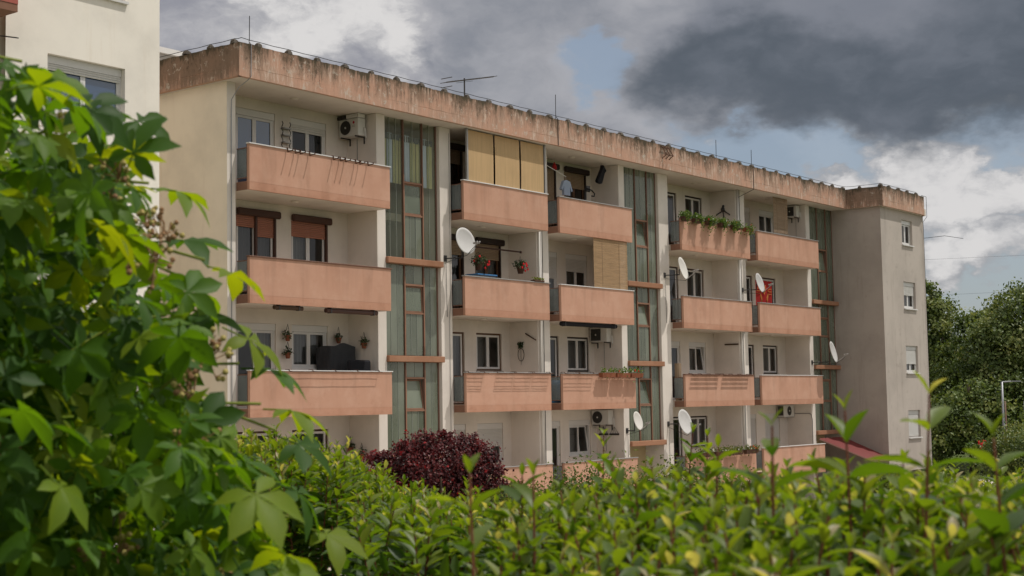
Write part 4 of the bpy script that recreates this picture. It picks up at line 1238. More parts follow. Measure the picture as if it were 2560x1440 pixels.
pot('lower of two small wall pots between the white doors', (27.07, 1.46, 1.26), 0.085, 60, (0.17, 0.1, 0.13))
pot('small wall pot above the charcoal cover', (28.98, 1.46, 1.70), 0.085, 50, (0.12, 0.09, 0.10))
pot('small wall pot on the side wall beside the charcoal cover', (29.42, 0.92, 1.55), 0.085, 70, (0.1, 0.17, 0.13))
pot('dark wall pot with trailing stem, ground-floor balcony of the first bay', (29.40, 1.45, -1.3), 0.085, 50, (0.1, 0.14, 0.12))
pot('dark wall pot with red flowers near the maple', (29.40, 1.02, -1.48), 0.085, 50, (0.1, 0.2, 0.13), 'flower_red', 3)
pot('hanging basket of red and white flowers beside the big white dish', (33.92, 0.45, 3.95), 0.14, 240, (0.34, 0.2, 0.19), 'flower_red', 8, None, 'leaf_pot', 'pot_brown')
pot('hanging basket of red and white flowers near the rain pipe', (35.98, 0.45, 3.97), 0.13, 220, (0.30, 0.2, 0.17), 'flower_red', 9, None, 'leaf_pot', 'pot_brown')
t0 = thing('plant_tray', 'low tray of pale succulents on the balcony rail near the rain pipe', 'plant tray', (36.3, 0.03, zt(3)))
MB().box(36.05, 36.55, -0.05, 0.12, zt(3) + 0.001, zt(3) + 0.05).build('tray', 'pot_brown', t0)
P = np.stack([36.05 + rng.random(90) * 0.5, -0.05 + rng.random(90) * 0.16, zt(3) + 0.05 + rng.random(90) * 0.06], -1)
scatter('foliage', 'leaf_shrub', t0, P, 0.05, rand_dirs(90) + np.array([0, 0, 1]), rand_dirs(90), 0.6 + 0.4 * rng.random(90))

# blinds
for i, (a, b) in enumerate(((32.99, 34.20), (34.28, 35.49), (35.57, 36.74))):
    lab = ('yellow roll blind next to the dark gap, first of three', 'middle yellow roll blind of three under the roof edge', 'yellow roll blind nearest the laundry, last of three')[i]
    t0 = thing('roll_blind', lab, 'blind', ((a + b) / 2, 0.06, 6.5), 'three yellow roll blinds')
    mb = MB()
    n = 10
    vs = []
    for j in range(n + 1):
        f_ = j / n
        z = 8.02 - f_ * 1.50
        bow = 0.012 * math.sin(f_ * math.pi)
        for yy in (0.055, 0.060):
            vs += [(a, yy - bow, z), (b, yy - bow * 0.6, z)]
    fs = []
    for j in range(n):
        q = j * 4
        fs += [(q, q + 4, q + 5, q + 1), (q + 2, q + 3, q + 7, q + 6)]
    mb.add(vs, fs).build('fabric', 'blind_yellow', t0)
    MB().tube((a, 0.058, 6.515), (b, 0.058, 6.515), 0.012).build('bottom_bar', 'frame_white', t0)
MB_post = MB()
for x in (32.95, 36.80):
    MB_post.box(x - 0.03, x + 0.03, 0.02, 0.079, 6.51, 8.05)
tag(MB_post.build('blind_frame', 'metal_grey', None), 'pair of grey posts framing the yellow roll blinds', 'frame')
def bamboo(label, x0, x1, z0, z1, y, mat):
    t0 = thing('bamboo_blind', label, 'blind', ((x0 + x1) / 2, y, z0))
    mb = MB()
    n = int((z1 - z0) / 0.03)
    for i in range(n):
        za = z0 + (z1 - z0) * i / n
        zc = za + (z1 - z0) / n * 0.93
        dy = 0.004 * random.random()
        xa = x0 + 0.012 * random.random(); xb = x1 + 0.012 * random.random()
        mb.add([(xa, y + dy, za), (xb, y + dy, za), (xb, y + dy - 0.006, (za + zc) / 2), (xa, y + dy - 0.006, (za + zc) / 2), (xb, y + dy, zc), (xa, y + dy, zc)], [(0, 1, 2, 3), (3, 2, 4, 5)])
    o = mb.build('slat', mat, t0)
    for x in (x0 + 0.25 * (x1 - x0), x0 + 0.75 * (x1 - x0)):
        MB().tube((x, y - 0.010, z0), (x, y - 0.010, z1), 0.004, 4).build('cord', 'shutter_tan', t0)
bamboo('tan bamboo blind hanging between the third and top floor balconies', 39.42, 41.42, 3.72, 5.335, 0.05, 'blind_bamboo')
bamboo('narrow brown bamboo blind on the top-floor balcony near the tower', 52.62, 53.85, 6.62, 8.05, 0.30, 'blind_bamboo_dull')
# rolled awnings under the slabs
def roll(label, x0, x1, y, z, r, mat):
    t0 = thing('rolled_awning', label, 'awning', ((x0 + x1) / 2, y, z))
    MB().tube((x0, y, z), (x1, y, z), r, 10).build('roll', mat, t0)
    for x in (x0 + 0.15, x1 - 0.15):
        MB().box(x - 0.02, x + 0.02, y - r - 0.006, y + r + 0.006, z - r - 0.006, z + r + 0.05).build('strap', 'metal_dark', t0)
roll('short brown rolled awning under the first-bay balcony', 25.30, 26.28, 0.10, 2.475, 0.055, 'wood_dark')
roll('long dark rolled awning under the first-bay balcony', 27.12, 29.05, 0.10, 2.465, 0.065, 'frame_brown')
roll('long black rolled awning above the square-grille air conditioner', 37.62, 40.75, 0.12, 2.46, 0.07, 'cloth_black')

# laundry on the top-floor balcony of the third bay
t0 = thing('clothes_pole', 'white pole for drying clothes beside the blue shirt', 'pole', (38.3, 0.62, 7.4))
MB().tube((37.53, 0.62, 7.62), (38.75, 0.62, 7.33), 0.013, 8).build('rod', 'pipe_white', t0)
t0 = thing('shirt', 'pale blue shirt hanging from the white pole', 'shirt', (38.72, 0.62, 6.75))
mb = MB()
pts = [(-0.24, 0.0), (-0.42, -0.38), (-0.30, -0.42), (-0.22, -0.20), (-0.23, -0.62), (0.23, -0.62), (0.22, -0.20), (0.29, -0.45), (0.40, -0.40), (0.24, 0.0), (0.08, 0.05), (-0.08, 0.05)]
for s, yy in ((1, 0.57), (-1, 0.66)):
    mb.add([(38.74 + px * 0.74, yy + 0.02 * math.sin(px * 14), 7.17 + pz * 0.74) for px, pz in pts], [tuple(range(12)) if s > 0 else tuple(range(11, -1, -1))])
mb.add([(38.74 + px * 0.74, yy, 7.17 + pz * 0.74) for px, pz in pts for yy in (0.57, 0.66)], [(2 * i, 2 * ((i + 1) % 12), 2 * ((i + 1) % 12) + 1, 2 * i + 1) for i in range(12)])
mb.build('cloth', 'cloth_blue', t0)
MB().path([(38.74, 0.615, 7.2), (38.72, 0.615, 7.34)], 0.006, 4).build('hook', 'metal_grey', t0)
t0 = thing('wind_chime', 'dark red bell-shaped ornament hanging on a cord above the shirt', 'ornament', (38.30, 0.75, 7.5))
MB().lathe((38.30, 0.75, 7.52), [(0.065, 0.0), (0.078, 0.05), (0.07, 0.11), (0.04, 0.19), (0.012, 0.25)], 12).build('bell', 'cloth_red', t0, smooth=True)
MB().tube((38.30, 0.75, 7.76), (38.30, 0.75, 8.05), 0.005, 4).build('cord', 'metal_grey', t0)
t0 = thing('hanging_bag', 'black cloth bag hanging from the ceiling of the top-floor balcony', 'bag', (40.95, 0.7, 7.4))
mb = MB()
pts = [(0.02, 0.62), (0.20, 0.44), (0.13, 0.36), (-0.02, 0.02), (-0.08, -0.03), (-0.26, 0.0), (-0.28, 0.06), (-0.05, 0.48)]
for yy, sgn in ((0.64, 1), (0.76, -1)):
    mb.add([(40.95 + px, yy + 0.03 * math.sin(pz * 9), 7.36 + pz) for px, pz in pts], [tuple(range(8)) if sgn < 0 else tuple(range(7, -1, -1))])
mb.add([(40.95 + px, yy + 0.03 * math.sin(pz * 9), 7.36 + pz) for px, pz in pts for yy in (0.64, 0.76)], [(2 * i, 2 * i + 1, 2 * ((i + 1) % 8) + 1, 2 * ((i + 1) % 8)) for i in range(8)])
mb.build('cloth', 'cloth_black', t0)
MB().tube((40.97, 0.7, 7.97), (40.97, 0.7, 8.05), 0.006, 4).build('cord', 'metal_grey', t0)
# exercise bike handlebar showing over the rail
t0 = thing('exercise_bike', 'black exercise bike whose handlebar shows above the rail', 'exercise bike', (40.0, 0.75, zf(4)))
MB().box(39.6, 40.4, 0.55, 0.95, zf(4), zf(4) + 0.08).build('base', 'metal_dark', t0, bevel=0.02)
MB().tube((40.0, 0.75, zf(4) + 0.08), (40.05, 0.75, 7.05), 0.04, 8).build('column', 'metal_dark', t0)
MB().path([(39.78, 0.62, 7.0), (39.9, 0.6, 7.06), (40.08, 0.62, 7.06), (40.22, 0.6, 7.02), (40.3, 0.55, 6.92), (40.22, 0.52, 6.82), (40.08, 0.52, 6.82)], 0.022, 6).build('handlebar', 'cloth_black', t0)
MB().box(39.98, 40.22, 0.66, 0.74, 6.98, 7.18).build('console', 'metal_dark', t0, bevel=0.02)
# red patterned rug
t0 = thing('rug', 'red rug with orange zigzag lines hung over the balcony end', 'rug', (51.7, 0.35, 3.75))
n = 16
vs = [(51.05 + 1.32 * i / n, 0.36 + 0.02 * math.sin(i * 1.1), z) for i in range(n + 1) for z in (3.62, 4.62)]
MB().add(vs, [(2 * i, 2 * i + 2, 2 * i + 3, 2 * i + 1) for i in range(n)]).build('weave', 'cloth_red', t0, smooth=True)
mb = MB()
for off in (0.0, 0.10, 0.20):
    for sgn in (-1, 1):
        cx = 51.71
        pts = [(cx + sgn * 0.62, 0.335, 4.30 - off), (cx + sgn * 0.32, 0.335, 4.30 - off), (cx + sgn * 0.32, 0.335, 4.12 - off * 0.6), (cx + sgn * 0.20, 0.335, 3.95 - off), (cx + sgn * 0.20, 0.335, 3.66)]
        mb.path(pts, 0.012, 4)
    mb.path([(51.71 - 0.12, 0.335, 4.45 - off), (51.71, 0.335, 4.28 - off), (51.71 + 0.12, 0.335, 4.45 - off)], 0.012, 4)
mb.build('stripe', 'cloth_ochre', t0)
# covers on the second-floor balcony of the first bay
t0 = thing('furniture_cover', 'draped charcoal cover over tall furniture beside the white door', 'cover', (28.9, 1.25, zf(2)))
n, mrow = 30, 10
vs = []
for j in range(mrow + 1):
    for i in range(n + 1):
        a = math.pi * i / n
        zt_ = 1.66 - 0.10 * abs(math.cos(a)) ** 3 + 0.035 * math.sin(5 * a)
        z = zt_ - (zt_ - zf(2)) * j / mrow
        vs.append((28.83 - 0.62 * math.cos(a) * (1 + 0.03 * math.sin(9 * a + j)), 1.55 - 0.42 * min(1, 1.6 * math.sin(a)) * (1 + 0.10 * math.sin(11 * a + 0.5 * j) * j / mrow), z))
fs = [(j * (n + 1) + i, (j + 1) * (n + 1) + i, (j + 1) * (n + 1) + i + 1, j * (n + 1) + i + 1) for j in range(mrow) for i in range(n)]
fs.append(tuple(range(n, -1, -1)))
MB().add(vs, fs).build('cloth', 'cover_charcoal', t0)
t0 = thing('garden_chair', 'black padded chair back just above the rail by the white strip', 'chair', (28.95, 0.62, zf(2)))
MB().box(28.5, 29.38, 0.60, 0.72, 0.85, 1.22).build('backrest', 'cloth_black', t0, bevel=0.05)
MB().box(28.5, 29.38, 0.2, 0.72, 0.30, 0.42).build('seat', 'cloth_black', t0, bevel=0.04)
for x in (28.55, 29.3):
    for y in (0.25, 0.68):
        MB().tube((x, y, zf(2)), (x, y, 0.31), 0.018).build('leg', 'metal_dark', t0)
# blue folding table edge
t0 = thing('folding_table', 'bright blue folding table top showing over the rail below the big dish', 'table', (34.2, 0.6, zf(3)))
MB().box(33.75, 34.7, 0.35, 0.85, 3.80, 3.845).build('table_top', 'plastic_blue', t0, bevel=0.01)
for x in (33.8, 34.65):
    MB().tube((x, 0.6, zf(3)), (x, 0.6, 3.799), 0.016).build('leg', 'plastic_blue', t0)
# wall ornaments
t0 = thing('wall_ornament', 'dark metal figure ornament on the side wall above the geraniums', 'ornament', (49.84, 1.0, 7.2))
mb = MB()
mb.sphere((49.82, 1.0, 7.46), 0.05, 5, 8); mb.sphere((49.82, 1.02, 7.33), 0.085, 5, 8, 1.2)
mb.path([(49.82, 1.0, 7.3), (49.82, 1.15, 7.22), (49.82, 1.30, 7.15)], 0.022, 5); mb.path([(49.82, 1.0, 7.3), (49.82, 0.87, 7.2), (49.82, 0.74, 7.12)], 0.022, 5)
mb.path([(49.82, 1.02, 7.25), (49.82, 0.99, 7.04)], 0.02, 5)
mb.sphere((49.82, 1.3, 7.14), 0.03, 4, 6); mb.sphere((49.82, 0.74, 7.11), 0.03, 4, 6); mb.sphere((49.82, 0.99, 7.03), 0.03, 4, 6)
mb.build('figure', 'metal_dark', t0)
t0 = thing('wall_ornament', 'dried plant and ring ornament on the side wall of the second balcony', 'ornament', (36.86, 1.15, 1.5))
mb = MB()
n = 18
mb.path([(36.84, 1.14 + 0.12 * math.cos(2 * math.pi * i / n), 1.50 + 0.2 * math.sin(2 * math.pi * i / n)) for i in range(n + 1)], 0.010, 5)
mb.tube((36.84, 1.14, 1.7), (36.84, 1.14, 1.18), 0.006, 4)
mb.build('ring', 'bark', t0)
P = cloud((36.82, 1.14, 1.76), (0.04, 0.1, 0.12), 40)
scatter('dried_leaves', 'leaf_pot', t0, P, 0.09, rand_dirs(40) + np.array([0, 0, 1.2]), rand_dirs(40), rng.random(40) * 0.4)
t0 = thing('wall_stick', 'slanting wooden stick fixed across the side wall above the ring ornament', 'stick', (36.8, 0.7, 2.0))
MB().tube((36.84, 0.95, 2.16), (36.8, 0.52, 1.94), 0.022, 6).build('rod', 'wood_dark', t0)
t0 = thing('wall_stick', 'dark wooden bar fixed high on the side wall of the fourth balcony', 'stick', (49.83, 0.8, 2.1))
MB().box(49.80, 49.845, 0.52, 1.1, 2.06, 2.11).build('rod', 'wood_dark', t0)
for i, y in enumerate((1.30, 0.86)):
    t0 = thing('wall_hanging', ('triangular hanging ornament below the air conditioner, further from the rail', 'triangular hanging ornament below the air conditioner, nearer the small dish')[i], 'ornament', (41.64, y, -1.15))
    mb = MB()
    for dy in (-0.16, -0.05, 0.05, 0.16):
        mb.tube((41.62, y, -0.86), (41.62, y + dy, -1.10), 0.005, 4)
    mb.build('cord', 'metal_dark', t0)
    mb = MB()
    for dy in np.linspace(-0.17, 0.17, 7):
        mb.box(41.60, 41.64, y + dy - 0.018, y + dy + 0.018, -1.16, -1.10)
    mb.build('bead', 'metal_dark', t0)
t0 = thing('curtain_pole', 'long dark pole under the ceiling behind the big dish', 'pole', (34.9, 1.0, 4.75))
MB().tube((33.6, 0.9, 4.72), (36.55, 0.9, 4.72), 0.025, 8).build('rod', 'frame_brown', t0)
MB().sphere((36.6, 0.9, 4.72), 0.045, 4, 8).build('finial', 'frame_brown', t0)
t0 = thing('water_barrel', 'blue barrel behind the glass end of the balcony with flower boxes', 'barrel', (37.75, 0.32, zf(2)))
MB().lathe((37.85, 0.6, zf(2)), [(0.22, 0), (0.25, 0.15), (0.25, 0.55), (0.22, 0.7), (0.18, 0.72)], 16).build('body', 'plastic_blue', t0, smooth=True)
t0 = thing('rolled_carpet', 'rolled carpet standing behind the glass end of the fourth balcony', 'carpet', (45.25, 0.45, zf(2)))
MB().tube((45.3, 0.5, zf(2)), (45.3, 0.5, 1.3), 0.12, 10).build('roll', 'shutter_tan', t0)
# iron step bracket hanging over the roof edge
t0 = thing('roof_bracket', 'rusty iron bracket hooked over the weathered roof edge', 'bracket', (43.6, -0.25, 8.5))
mb = MB()
for x in (43.36, 43.58, 43.80):
    mb.path([(x, -0.1, 8.92), (x, -0.27, 8.80), (x, -0.42, 8.52), (x, -0.25, 8.40)], 0.016, 5)
mb.tube((43.3, -0.42, 8.52), (43.86, -0.42, 8.52), 0.014); mb.tube((43.3, -0.27, 8.80), (43.86, -0.27, 8.80), 0.014)
mb.build('frame', 'metal_rust', t0)
# aerial on the roof
t0 = thing('tv_aerial', 'long thin television aerial on a mast above the roof edge', 'aerial', (35.26, 2.0, 8.36))
MB().tube((35.26, 2.0, 8.37), (35.27, 2.0, 10.22), 0.026, 6).build('mast', 'metal_dark', t0)
a, b = Vector((34.40, 2.0, 9.95)), Vector((36.75, 2.0, 10.52))
mb = MB().tube(a, b, 0.022, 5)
mb.tube(a + (b - a) * 0.2 - Vector((0, 0, 0.06)), a + (b - a) * 0.55 - Vector((0, 0, 0.06)), 0.008, 4)
mb.build('boom', 'metal_dark', t0)
mb = MB()
for i in range(17):
    c = a + (b - a) * (i / 16)
    l = 0.16 + 0.10 * (1 - i / 16)
    mb.tube(c - Vector((0, l, 0)), c + Vector((0, l, 0)), 0.011, 4)
mb.box(a.x - 0.01, a.x + 0.01, a.y - 0.22, a.y + 0.22, a.z - 0.16, a.z - 0.14); mb.box(a.x - 0.01, a.x + 0.01, a.y - 0.22, a.y + 0.22, a.z + 0.12, a.z + 0.14)
mb.build('element', 'metal_dark', t0)

# twisted wire shelf between the top-left door and window
t0 = thing('wire_shelf', 'dark twisted wire shelf on the wall between the top-left door and window', 'shelf', (27.1, 1.55, 7.1))
for z in (7.02, 7.22, 7.40):
    MB().box(26.98, 27.24, 1.45, 1.595, z, z + 0.03).build('shelf_board', 'metal_grey', t0)
for x in (26.97, 27.25):
    MB().path([(x, 1.52 + 0.03 * math.sin(i * 1.9), 6.9 + 0.07 * i) for i in range(11)], 0.012, 5).build('twisted_rod', 'metal_dark', t0)
# ------------------------------------------------------------------ vegetation
def view_xy(P):
    """where a point falls in the picture, only used to rank leaves by how large they show"""
    d = np.asarray(P) - np.array(CAM)
    z = d @ np.array(cf)
    return 1280 + 3659.3 * (d @ np.array(cr)) / z, 720 - 3659.3 * (d @ np.array(cu)) / z, z

def blade(L, W, seg=5, fold=0.25, droop=0.2, peak=0.55, wav=0.0, sharp=0.85):
    V = []
    for i in range(seg + 1):
        t_ = i / seg
        w = W * 0.5 * (math.sin(math.pi * t_ ** (math.log(0.5) / math.log(peak))) ** sharp if 0 < t_ < 1 else 0.02)
        if wav and 0 < i < seg:
            w *= 1 + (wav if i % 2 else -wav)
        y = L * t_
        z = -droop * L * t_ * t_
        V += [(-w, y, z + fold * w), (0, y, z), (w, y, z + fold * w)]
    F = []
    for i in range(seg):
        a = 3 * i
        F += [(a, a + 1, a + 4, a + 3), (a + 1, a + 2, a + 5, a + 4)]
    return np.array(V), np.array(F)

def palmate(scale, droop):
    V = np.zeros((0, 3)); F = np.zeros((0, 4), int)
    for ang, l in ((-112, 0.60), (-56, 0.90), (0, 1.0), (56, 0.90), (112, 0.60)):
        ang += random.uniform(-9, 9)
        v, f = blade(l * scale, l * scale * random.uniform(0.42, 0.52), 7, random.uniform(0.15, 0.5), droop * random.uniform(0.3, 2.2), 0.56, 0.05, 1.15)
        a = R(ang)
        rot = np.array([[math.cos(a), math.sin(a), 0], [-math.sin(a), math.cos(a), 0], [0, 0, 1]])
        tl = R(random.uniform(-14, 14))
        roll = np.array([[math.cos(tl), 0, math.sin(tl)], [0, 1, 0], [-math.sin(tl), 0, math.cos(tl)]])
        v = (v @ roll.T) @ rot.T
        F = np.concatenate([F, f + len(V)]); V = np.concatenate([V, v])
    # petiole
    r = 0.012 * scale * 1.6
    ring_ = np.array([(r, 0, 0), (0, 0, r), (-r, 0, 0), (0, 0, -r)])
    p = np.concatenate([ring_, ring_ + np.array([0, -0.55 * scale, -0.10 * scale])])
    f = np.array([(i, (i + 1) % 4, 4 + (i + 1) % 4, 4 + i) for i in range(4)])
    F = np.concatenate([F, f + len(V)]); V = np.concatenate([V, p])
    return V, F

def leaf_objects(name, meshes, parent, P, M, s, tint=None):
    off = np.array(wloc(parent))
    for i in range(len(P)):
        o = bpy.data.objects.new(name, meshes[i % len(meshes)])
        m3 = M[i] * s[i]
        p = P[i] - off
        o.matrix_local = Matrix(((m3[0, 0], m3[0, 1], m3[0, 2], p[0]), (m3[1, 0], m3[1, 1], m3[1, 2], p[1]), (m3[2, 0], m3[2, 1], m3[2, 2], p[2]), (0, 0, 0, 1)))
        o.parent = parent
        tv = random.random() if tint is None else float(tint[i])
        o.color = (tv, tv, tv, 1.0)
        col.objects.link(o)

def leaf_mass(name, leaf, mat, parent, P, M, s, tint):
    V, F = leaf
    n = len(P)
    VV = (np.einsum('nij,kj->nki', M, V) * s[:, None, None] + P[:, None, :]).reshape(-1, 3) - np.array(wloc(parent))
    FF = (F[None] + (np.arange(n) * len(V))[:, None, None]).reshape(-1, F.shape[1])
    me = mesh_np(name, VV, FF, mat, np.repeat(tint, len(V)), True)
    o = bpy.data.objects.new(name, me)
    o['kind'] = 'stuff'
    o.parent = parent
    col.objects.link(o)
    return o

def inside(poly, x, y):
    r = np.zeros(len(x), bool)
    j = len(poly) - 1
    for i in range(len(poly)):
        xi, yi = poly[i]; xj, yj = poly[j]
        c = ((yi > y) != (yj > y)) & (x < (xj - xi) * (y - yi) / (yj - yi + 1e-12) + xi)
        r ^= c
        j = i
    return r

# --- climbing shrub with five-part leaves, close by on the left
B = R(37.98)
cd = np.array([math.sin(B), math.cos(B), 0.0]); crt = np.array([math.cos(B), -math.sin(B), 0.0])
CO = np.array(CAM) + cd * 2.35
# silhouette in metres: u to the right, z up
SIL = [(-0.55, 0.62), (-0.21, 0.60), (-0.165, 0.53), (-0.145, 0.49), (-0.06, 0.465), (0.02, 0.44), (0.045, 0.40), (0.05, 0.32), (0.06, 0.26), (0.075, 0.215),
       (0.135, 0.185), (0.125, 0.13), (0.12, 0.075), (0.18, 0.05), (0.17, 0.0), (0.22, -0.045), (0.215, -0.09), (0.18, -0.11), (0.22, -0.135), (0.24, -0.175), (0.27, -0.22), (0.28, -0.42), (-0.55, -0.42)]
climb = thing('climbing_shrub', 'large leafy climber with five-part leaves and tan bud clusters', 'shrub', (CO[0] - 0.25 * crt[0], CO[1] - 0.25 * crt[1], -1.75))
def climber_points(n, w0, w1, shrink):
    out = []
    while len(out) < n:
        u = rng.uniform(-0.55, 0.31, 4 * n); z = rng.uniform(-0.42, 0.62, 4 * n); w = rng.uniform(w0, w1, 4 * n)
        k = inside(SIL, u + shrink, z + shrink * 0.5)
        k &= inside(SIL, u, z)
        for a, b, c in zip(u[k], z[k], w[k]):
            out.append((a, b, c))
    out = np.array(out[:n])
    return out
def climber_frames(n, pts):
    out = crt * 1.0
    up = np.array([0, 0, 1.0]); sunv = np.array(to_sun)
    nr = norm(up * 0.55 + sunv * 0.40 - cd * 0.25 + rand_dirs(n) * 0.75)
    ax = norm(crt * (0.55 + 0.5 * rng.normal(size=(n, 1))) + up * (-0.45 + 0.55 * rng.normal(size=(n, 1))) + cd * 0.45 * rng.normal(size=(n, 1)))
    return frames(ax, nr)
variants = []
for i in range(8):
    v, f = palmate(1.0, 0.28)
    variants.append((v, f))
cm = [mesh_np('palmate_leaf', v, f, 'leaf_climber', None, True) for v, f in variants]
n = 286
pts = climber_points(n, -0.55, 0.30, 0.055)
# rim leaves reach out over the silhouette
P = CO + pts[:, :1] * crt + pts[:, 1:2] * np.array([0, 0, 1]) + pts[:, 2:3] * cd
leaf_objects('palmate_leaf', cm, climb, P, climber_frames(n, pts), rng.uniform(0.046, 0.084, n))
n = 2600
pts = climber_points(n, -0.50, 1.0, 0.045)
P = CO + pts[:, :1] * crt + pts[:, 1:2] * np.array([0, 0, 1]) + pts[:, 2:3] * cd
Mf = climber_frames(n, pts)
for i in range(4):
    s_ = slice(i, n, 4)
    leaf_mass('leaf_mass', variants[i], 'leaf_climber_mass', climb, P[s_], Mf[s_], rng.uniform(0.036, 0.072, len(P[s_])), rng.random(len(P[s_])) ** 1.3)
# loose sprays reaching out past the body of the shrub
spray = [(0.006, 0.443), (0.064, 0.337), (0.077, 0.27), (0.148, 0.212), (0.10, 0.19), (0.095, 0.145), (0.212, 0.062), (0.235, -0.006), (0.268, -0.064), (0.25, -0.135), (0.30, -0.205), (0.18, 0.11), (-0.03, 0.47), (-0.12, 0.50)]
for i, (u, z) in enumerate(spray):
    q = CO + crt * u + np.array([0, 0, z]) + cd * random.uniform(-0.12, 0.12)
    ax = norm(crt * 0.9 + np.array([0, 0, random.uniform(-0.7, 0.15)]) + cd * random.uniform(-0.3, 0.3))
    nr = norm(np.array([0.0, 0, 1.0]) - cd * 0.35 + rand_dirs(1)[0] * 0.35)
    leaf_objects('palmate_leaf', [cm[i % 8]], climb, q[None], frames(ax[None], nr[None]), np.array([random.uniform(0.065, 0.085)]))
    MB().path([tuple(q - ax * 0.045), tuple(q - ax * 0.12 - np.array([0, 0, 0.015])), tuple(q - crt * 0.26 - np.array([0, 0, 0.10]))], 0.0025, 5).build('stem', 'stem_green', climb)
# lower skirt down to the ground, out of the picture
n = 500
pts = np.stack([rng.uniform(-0.6, 0.3, n), rng.uniform(-1.6, -0.40, n), rng.uniform(-0.3, 1.0, n)], -1)
P = CO + pts[:, :1] * crt + pts[:, 1:2] * np.array([0, 0, 1]) + pts[:, 2:3] * cd
leaf_mass('leaf_mass', variants[5], 'leaf_climber_mass', climb, P, climber_frames(n, pts), rng.uniform(0.06, 0.11, n), rng.random(n))
for i in range(7):
    u0 = random.uniform(-0.5, 0.0); w0 = random.uniform(-0.1, 0.8)
    pth = []
    for j in range(9):
        z = -1.75 + (1.75 + random.uniform(-0.1, 0.3)) * j / 8 if j < 8 else random.uniform(0.0, 0.38)
        u = u0 + 0.05 * math.sin(j * 1.3 + i) - 0.02 * j * (u0 > 0)
        q = CO + crt * u + cd * (w0 + 0.05 * math.cos(j + i)) + np.array([0, 0, z])
        pth.append(tuple(q))
    MB().path(pth, 0.006, 5).build('stem', 'bark', climb)
# bud clusters
def cluster(c, size, up):
    st = MB(); bu = MB(); bb = MB()
    for i in range(9):
        d = norm(rng.normal(size=3) + np.array(up) * 1.1)
        p = np.array(c) + d * size * random.uniform(0.5, 1.0)
        m_ = np.array(c) + d * size * 0.45 + rng.normal(size=3) * size * 0.08
        st.path([tuple(c), tuple(m_), tuple(p)], 0.0011, 4)
        for q in range(random.randint(2, 4)):
            e = p + rng.normal(size=3) * size * 0.16
            st.tube(tuple(m_ * 0.4 + p * 0.6), tuple(e), 0.0008, 3)
            (bu if random.random() < 0.6 else bb).sphere(tuple(e), random.uniform(0.0030, 0.0054), 4, 6)
    o = st.build('bud_cluster', 'bud_brown', climb)
    o['kind'] = 'stuff'
    bu.build('bud', 'bud_tan', o)['kind'] = 'stuff'
    if bb.v:
        bb.build('bud', 'bud_brown', o)['kind'] = 'stuff'
for u, z, w, s in ((-0.115, 0.42, -0.05, 0.05), (0.045, 0.26, -0.1, 0.04), (0.03, 0.20, -0.3, 0.045), (0.085, 0.015, -0.15, 0.05), (0.11, 0.07, -0.05, 0.05), (0.055, -0.07, -0.3, 0.055), (0.135, -0.12, 0.0, 0.05),
                   (-0.02, -0.20, -0.2, 0.055), (0.16, -0.26, -0.25, 0.06), (-0.16, -0.08, -0.3, 0.05), (-0.2, 0.30, -0.2, 0.05), (-0.02, 0.33, -0.2, 0.05), (0.02, 0.30, 0.1, 0.035)):
    c = CO + crt * u + cd * w + np.array([0, 0, z])
    cluster(tuple(c), s, (0, 0, 0.8))

# --- hedge of upright shoots with paired leaves
YB = R(52.527)
hf = np.array([math.sin(YB), math.cos(YB), 0.0]); hr = np.array([math.cos(YB), -math.sin(YB), 0.0])
def make_shoot(base, height, lean, pairs, lsize, rich):
    """leaves of one upright shoot: paired, each pair turned a quarter round; young ones at the tip stand up"""
    ax0 = norm(np.array([0, 0, 1.0]) + lean)
    e1 = norm(np.cross(ax0, rng.normal(size=3))); e2 = np.cross(ax0, e1)
    out = []
    top = np.array(base) + ax0 * height
    for i in range(pairs):
        f_ = i / max(1, pairs - 1)                       # 0 foot .. 1 tip
        p = np.array(base) + ax0 * height * (0.12 + 0.88 * f_ ** 0.85)
        ang = R(78 - 52 * f_ ** 1.5 + rng.normal() * 7)
        sz = lsize * (0.72 + 0.5 * math.sin(math.pi * min(1, 0.25 + 0.75 * f_))) * (1.0 - 0.35 * f_ ** 3)
        e = e1 if i % 2 else e2
        tw = rng.normal() * 0.35
        e = e * math.cos(tw) + np.cross(ax0, e) * math.sin(tw)
        for sg in (-1, 1):
            a = norm(ax0 * math.cos(ang) + e * sg * math.sin(ang) + rng.normal(size=3) * 0.07)
            nr = norm(ax0 * math.sin(ang) - e * sg * math.cos(ang) + rng.normal(size=3) * 0.12)
            out.append((p, a, nr, sz * random.uniform(0.85, 1.15), f_))
    return out, top
leaf_vars = [blade(1.0, random.uniform(0.33, 0.45), 6, random.uniform(0.35, 0.9), random.uniform(0.05, 0.35), 0.48, 0.03) for _ in range(8)]
hm = [mesh_np('hedge_leaf', v, f, 'leaf_hedge', None, True) for v, f in leaf_vars]

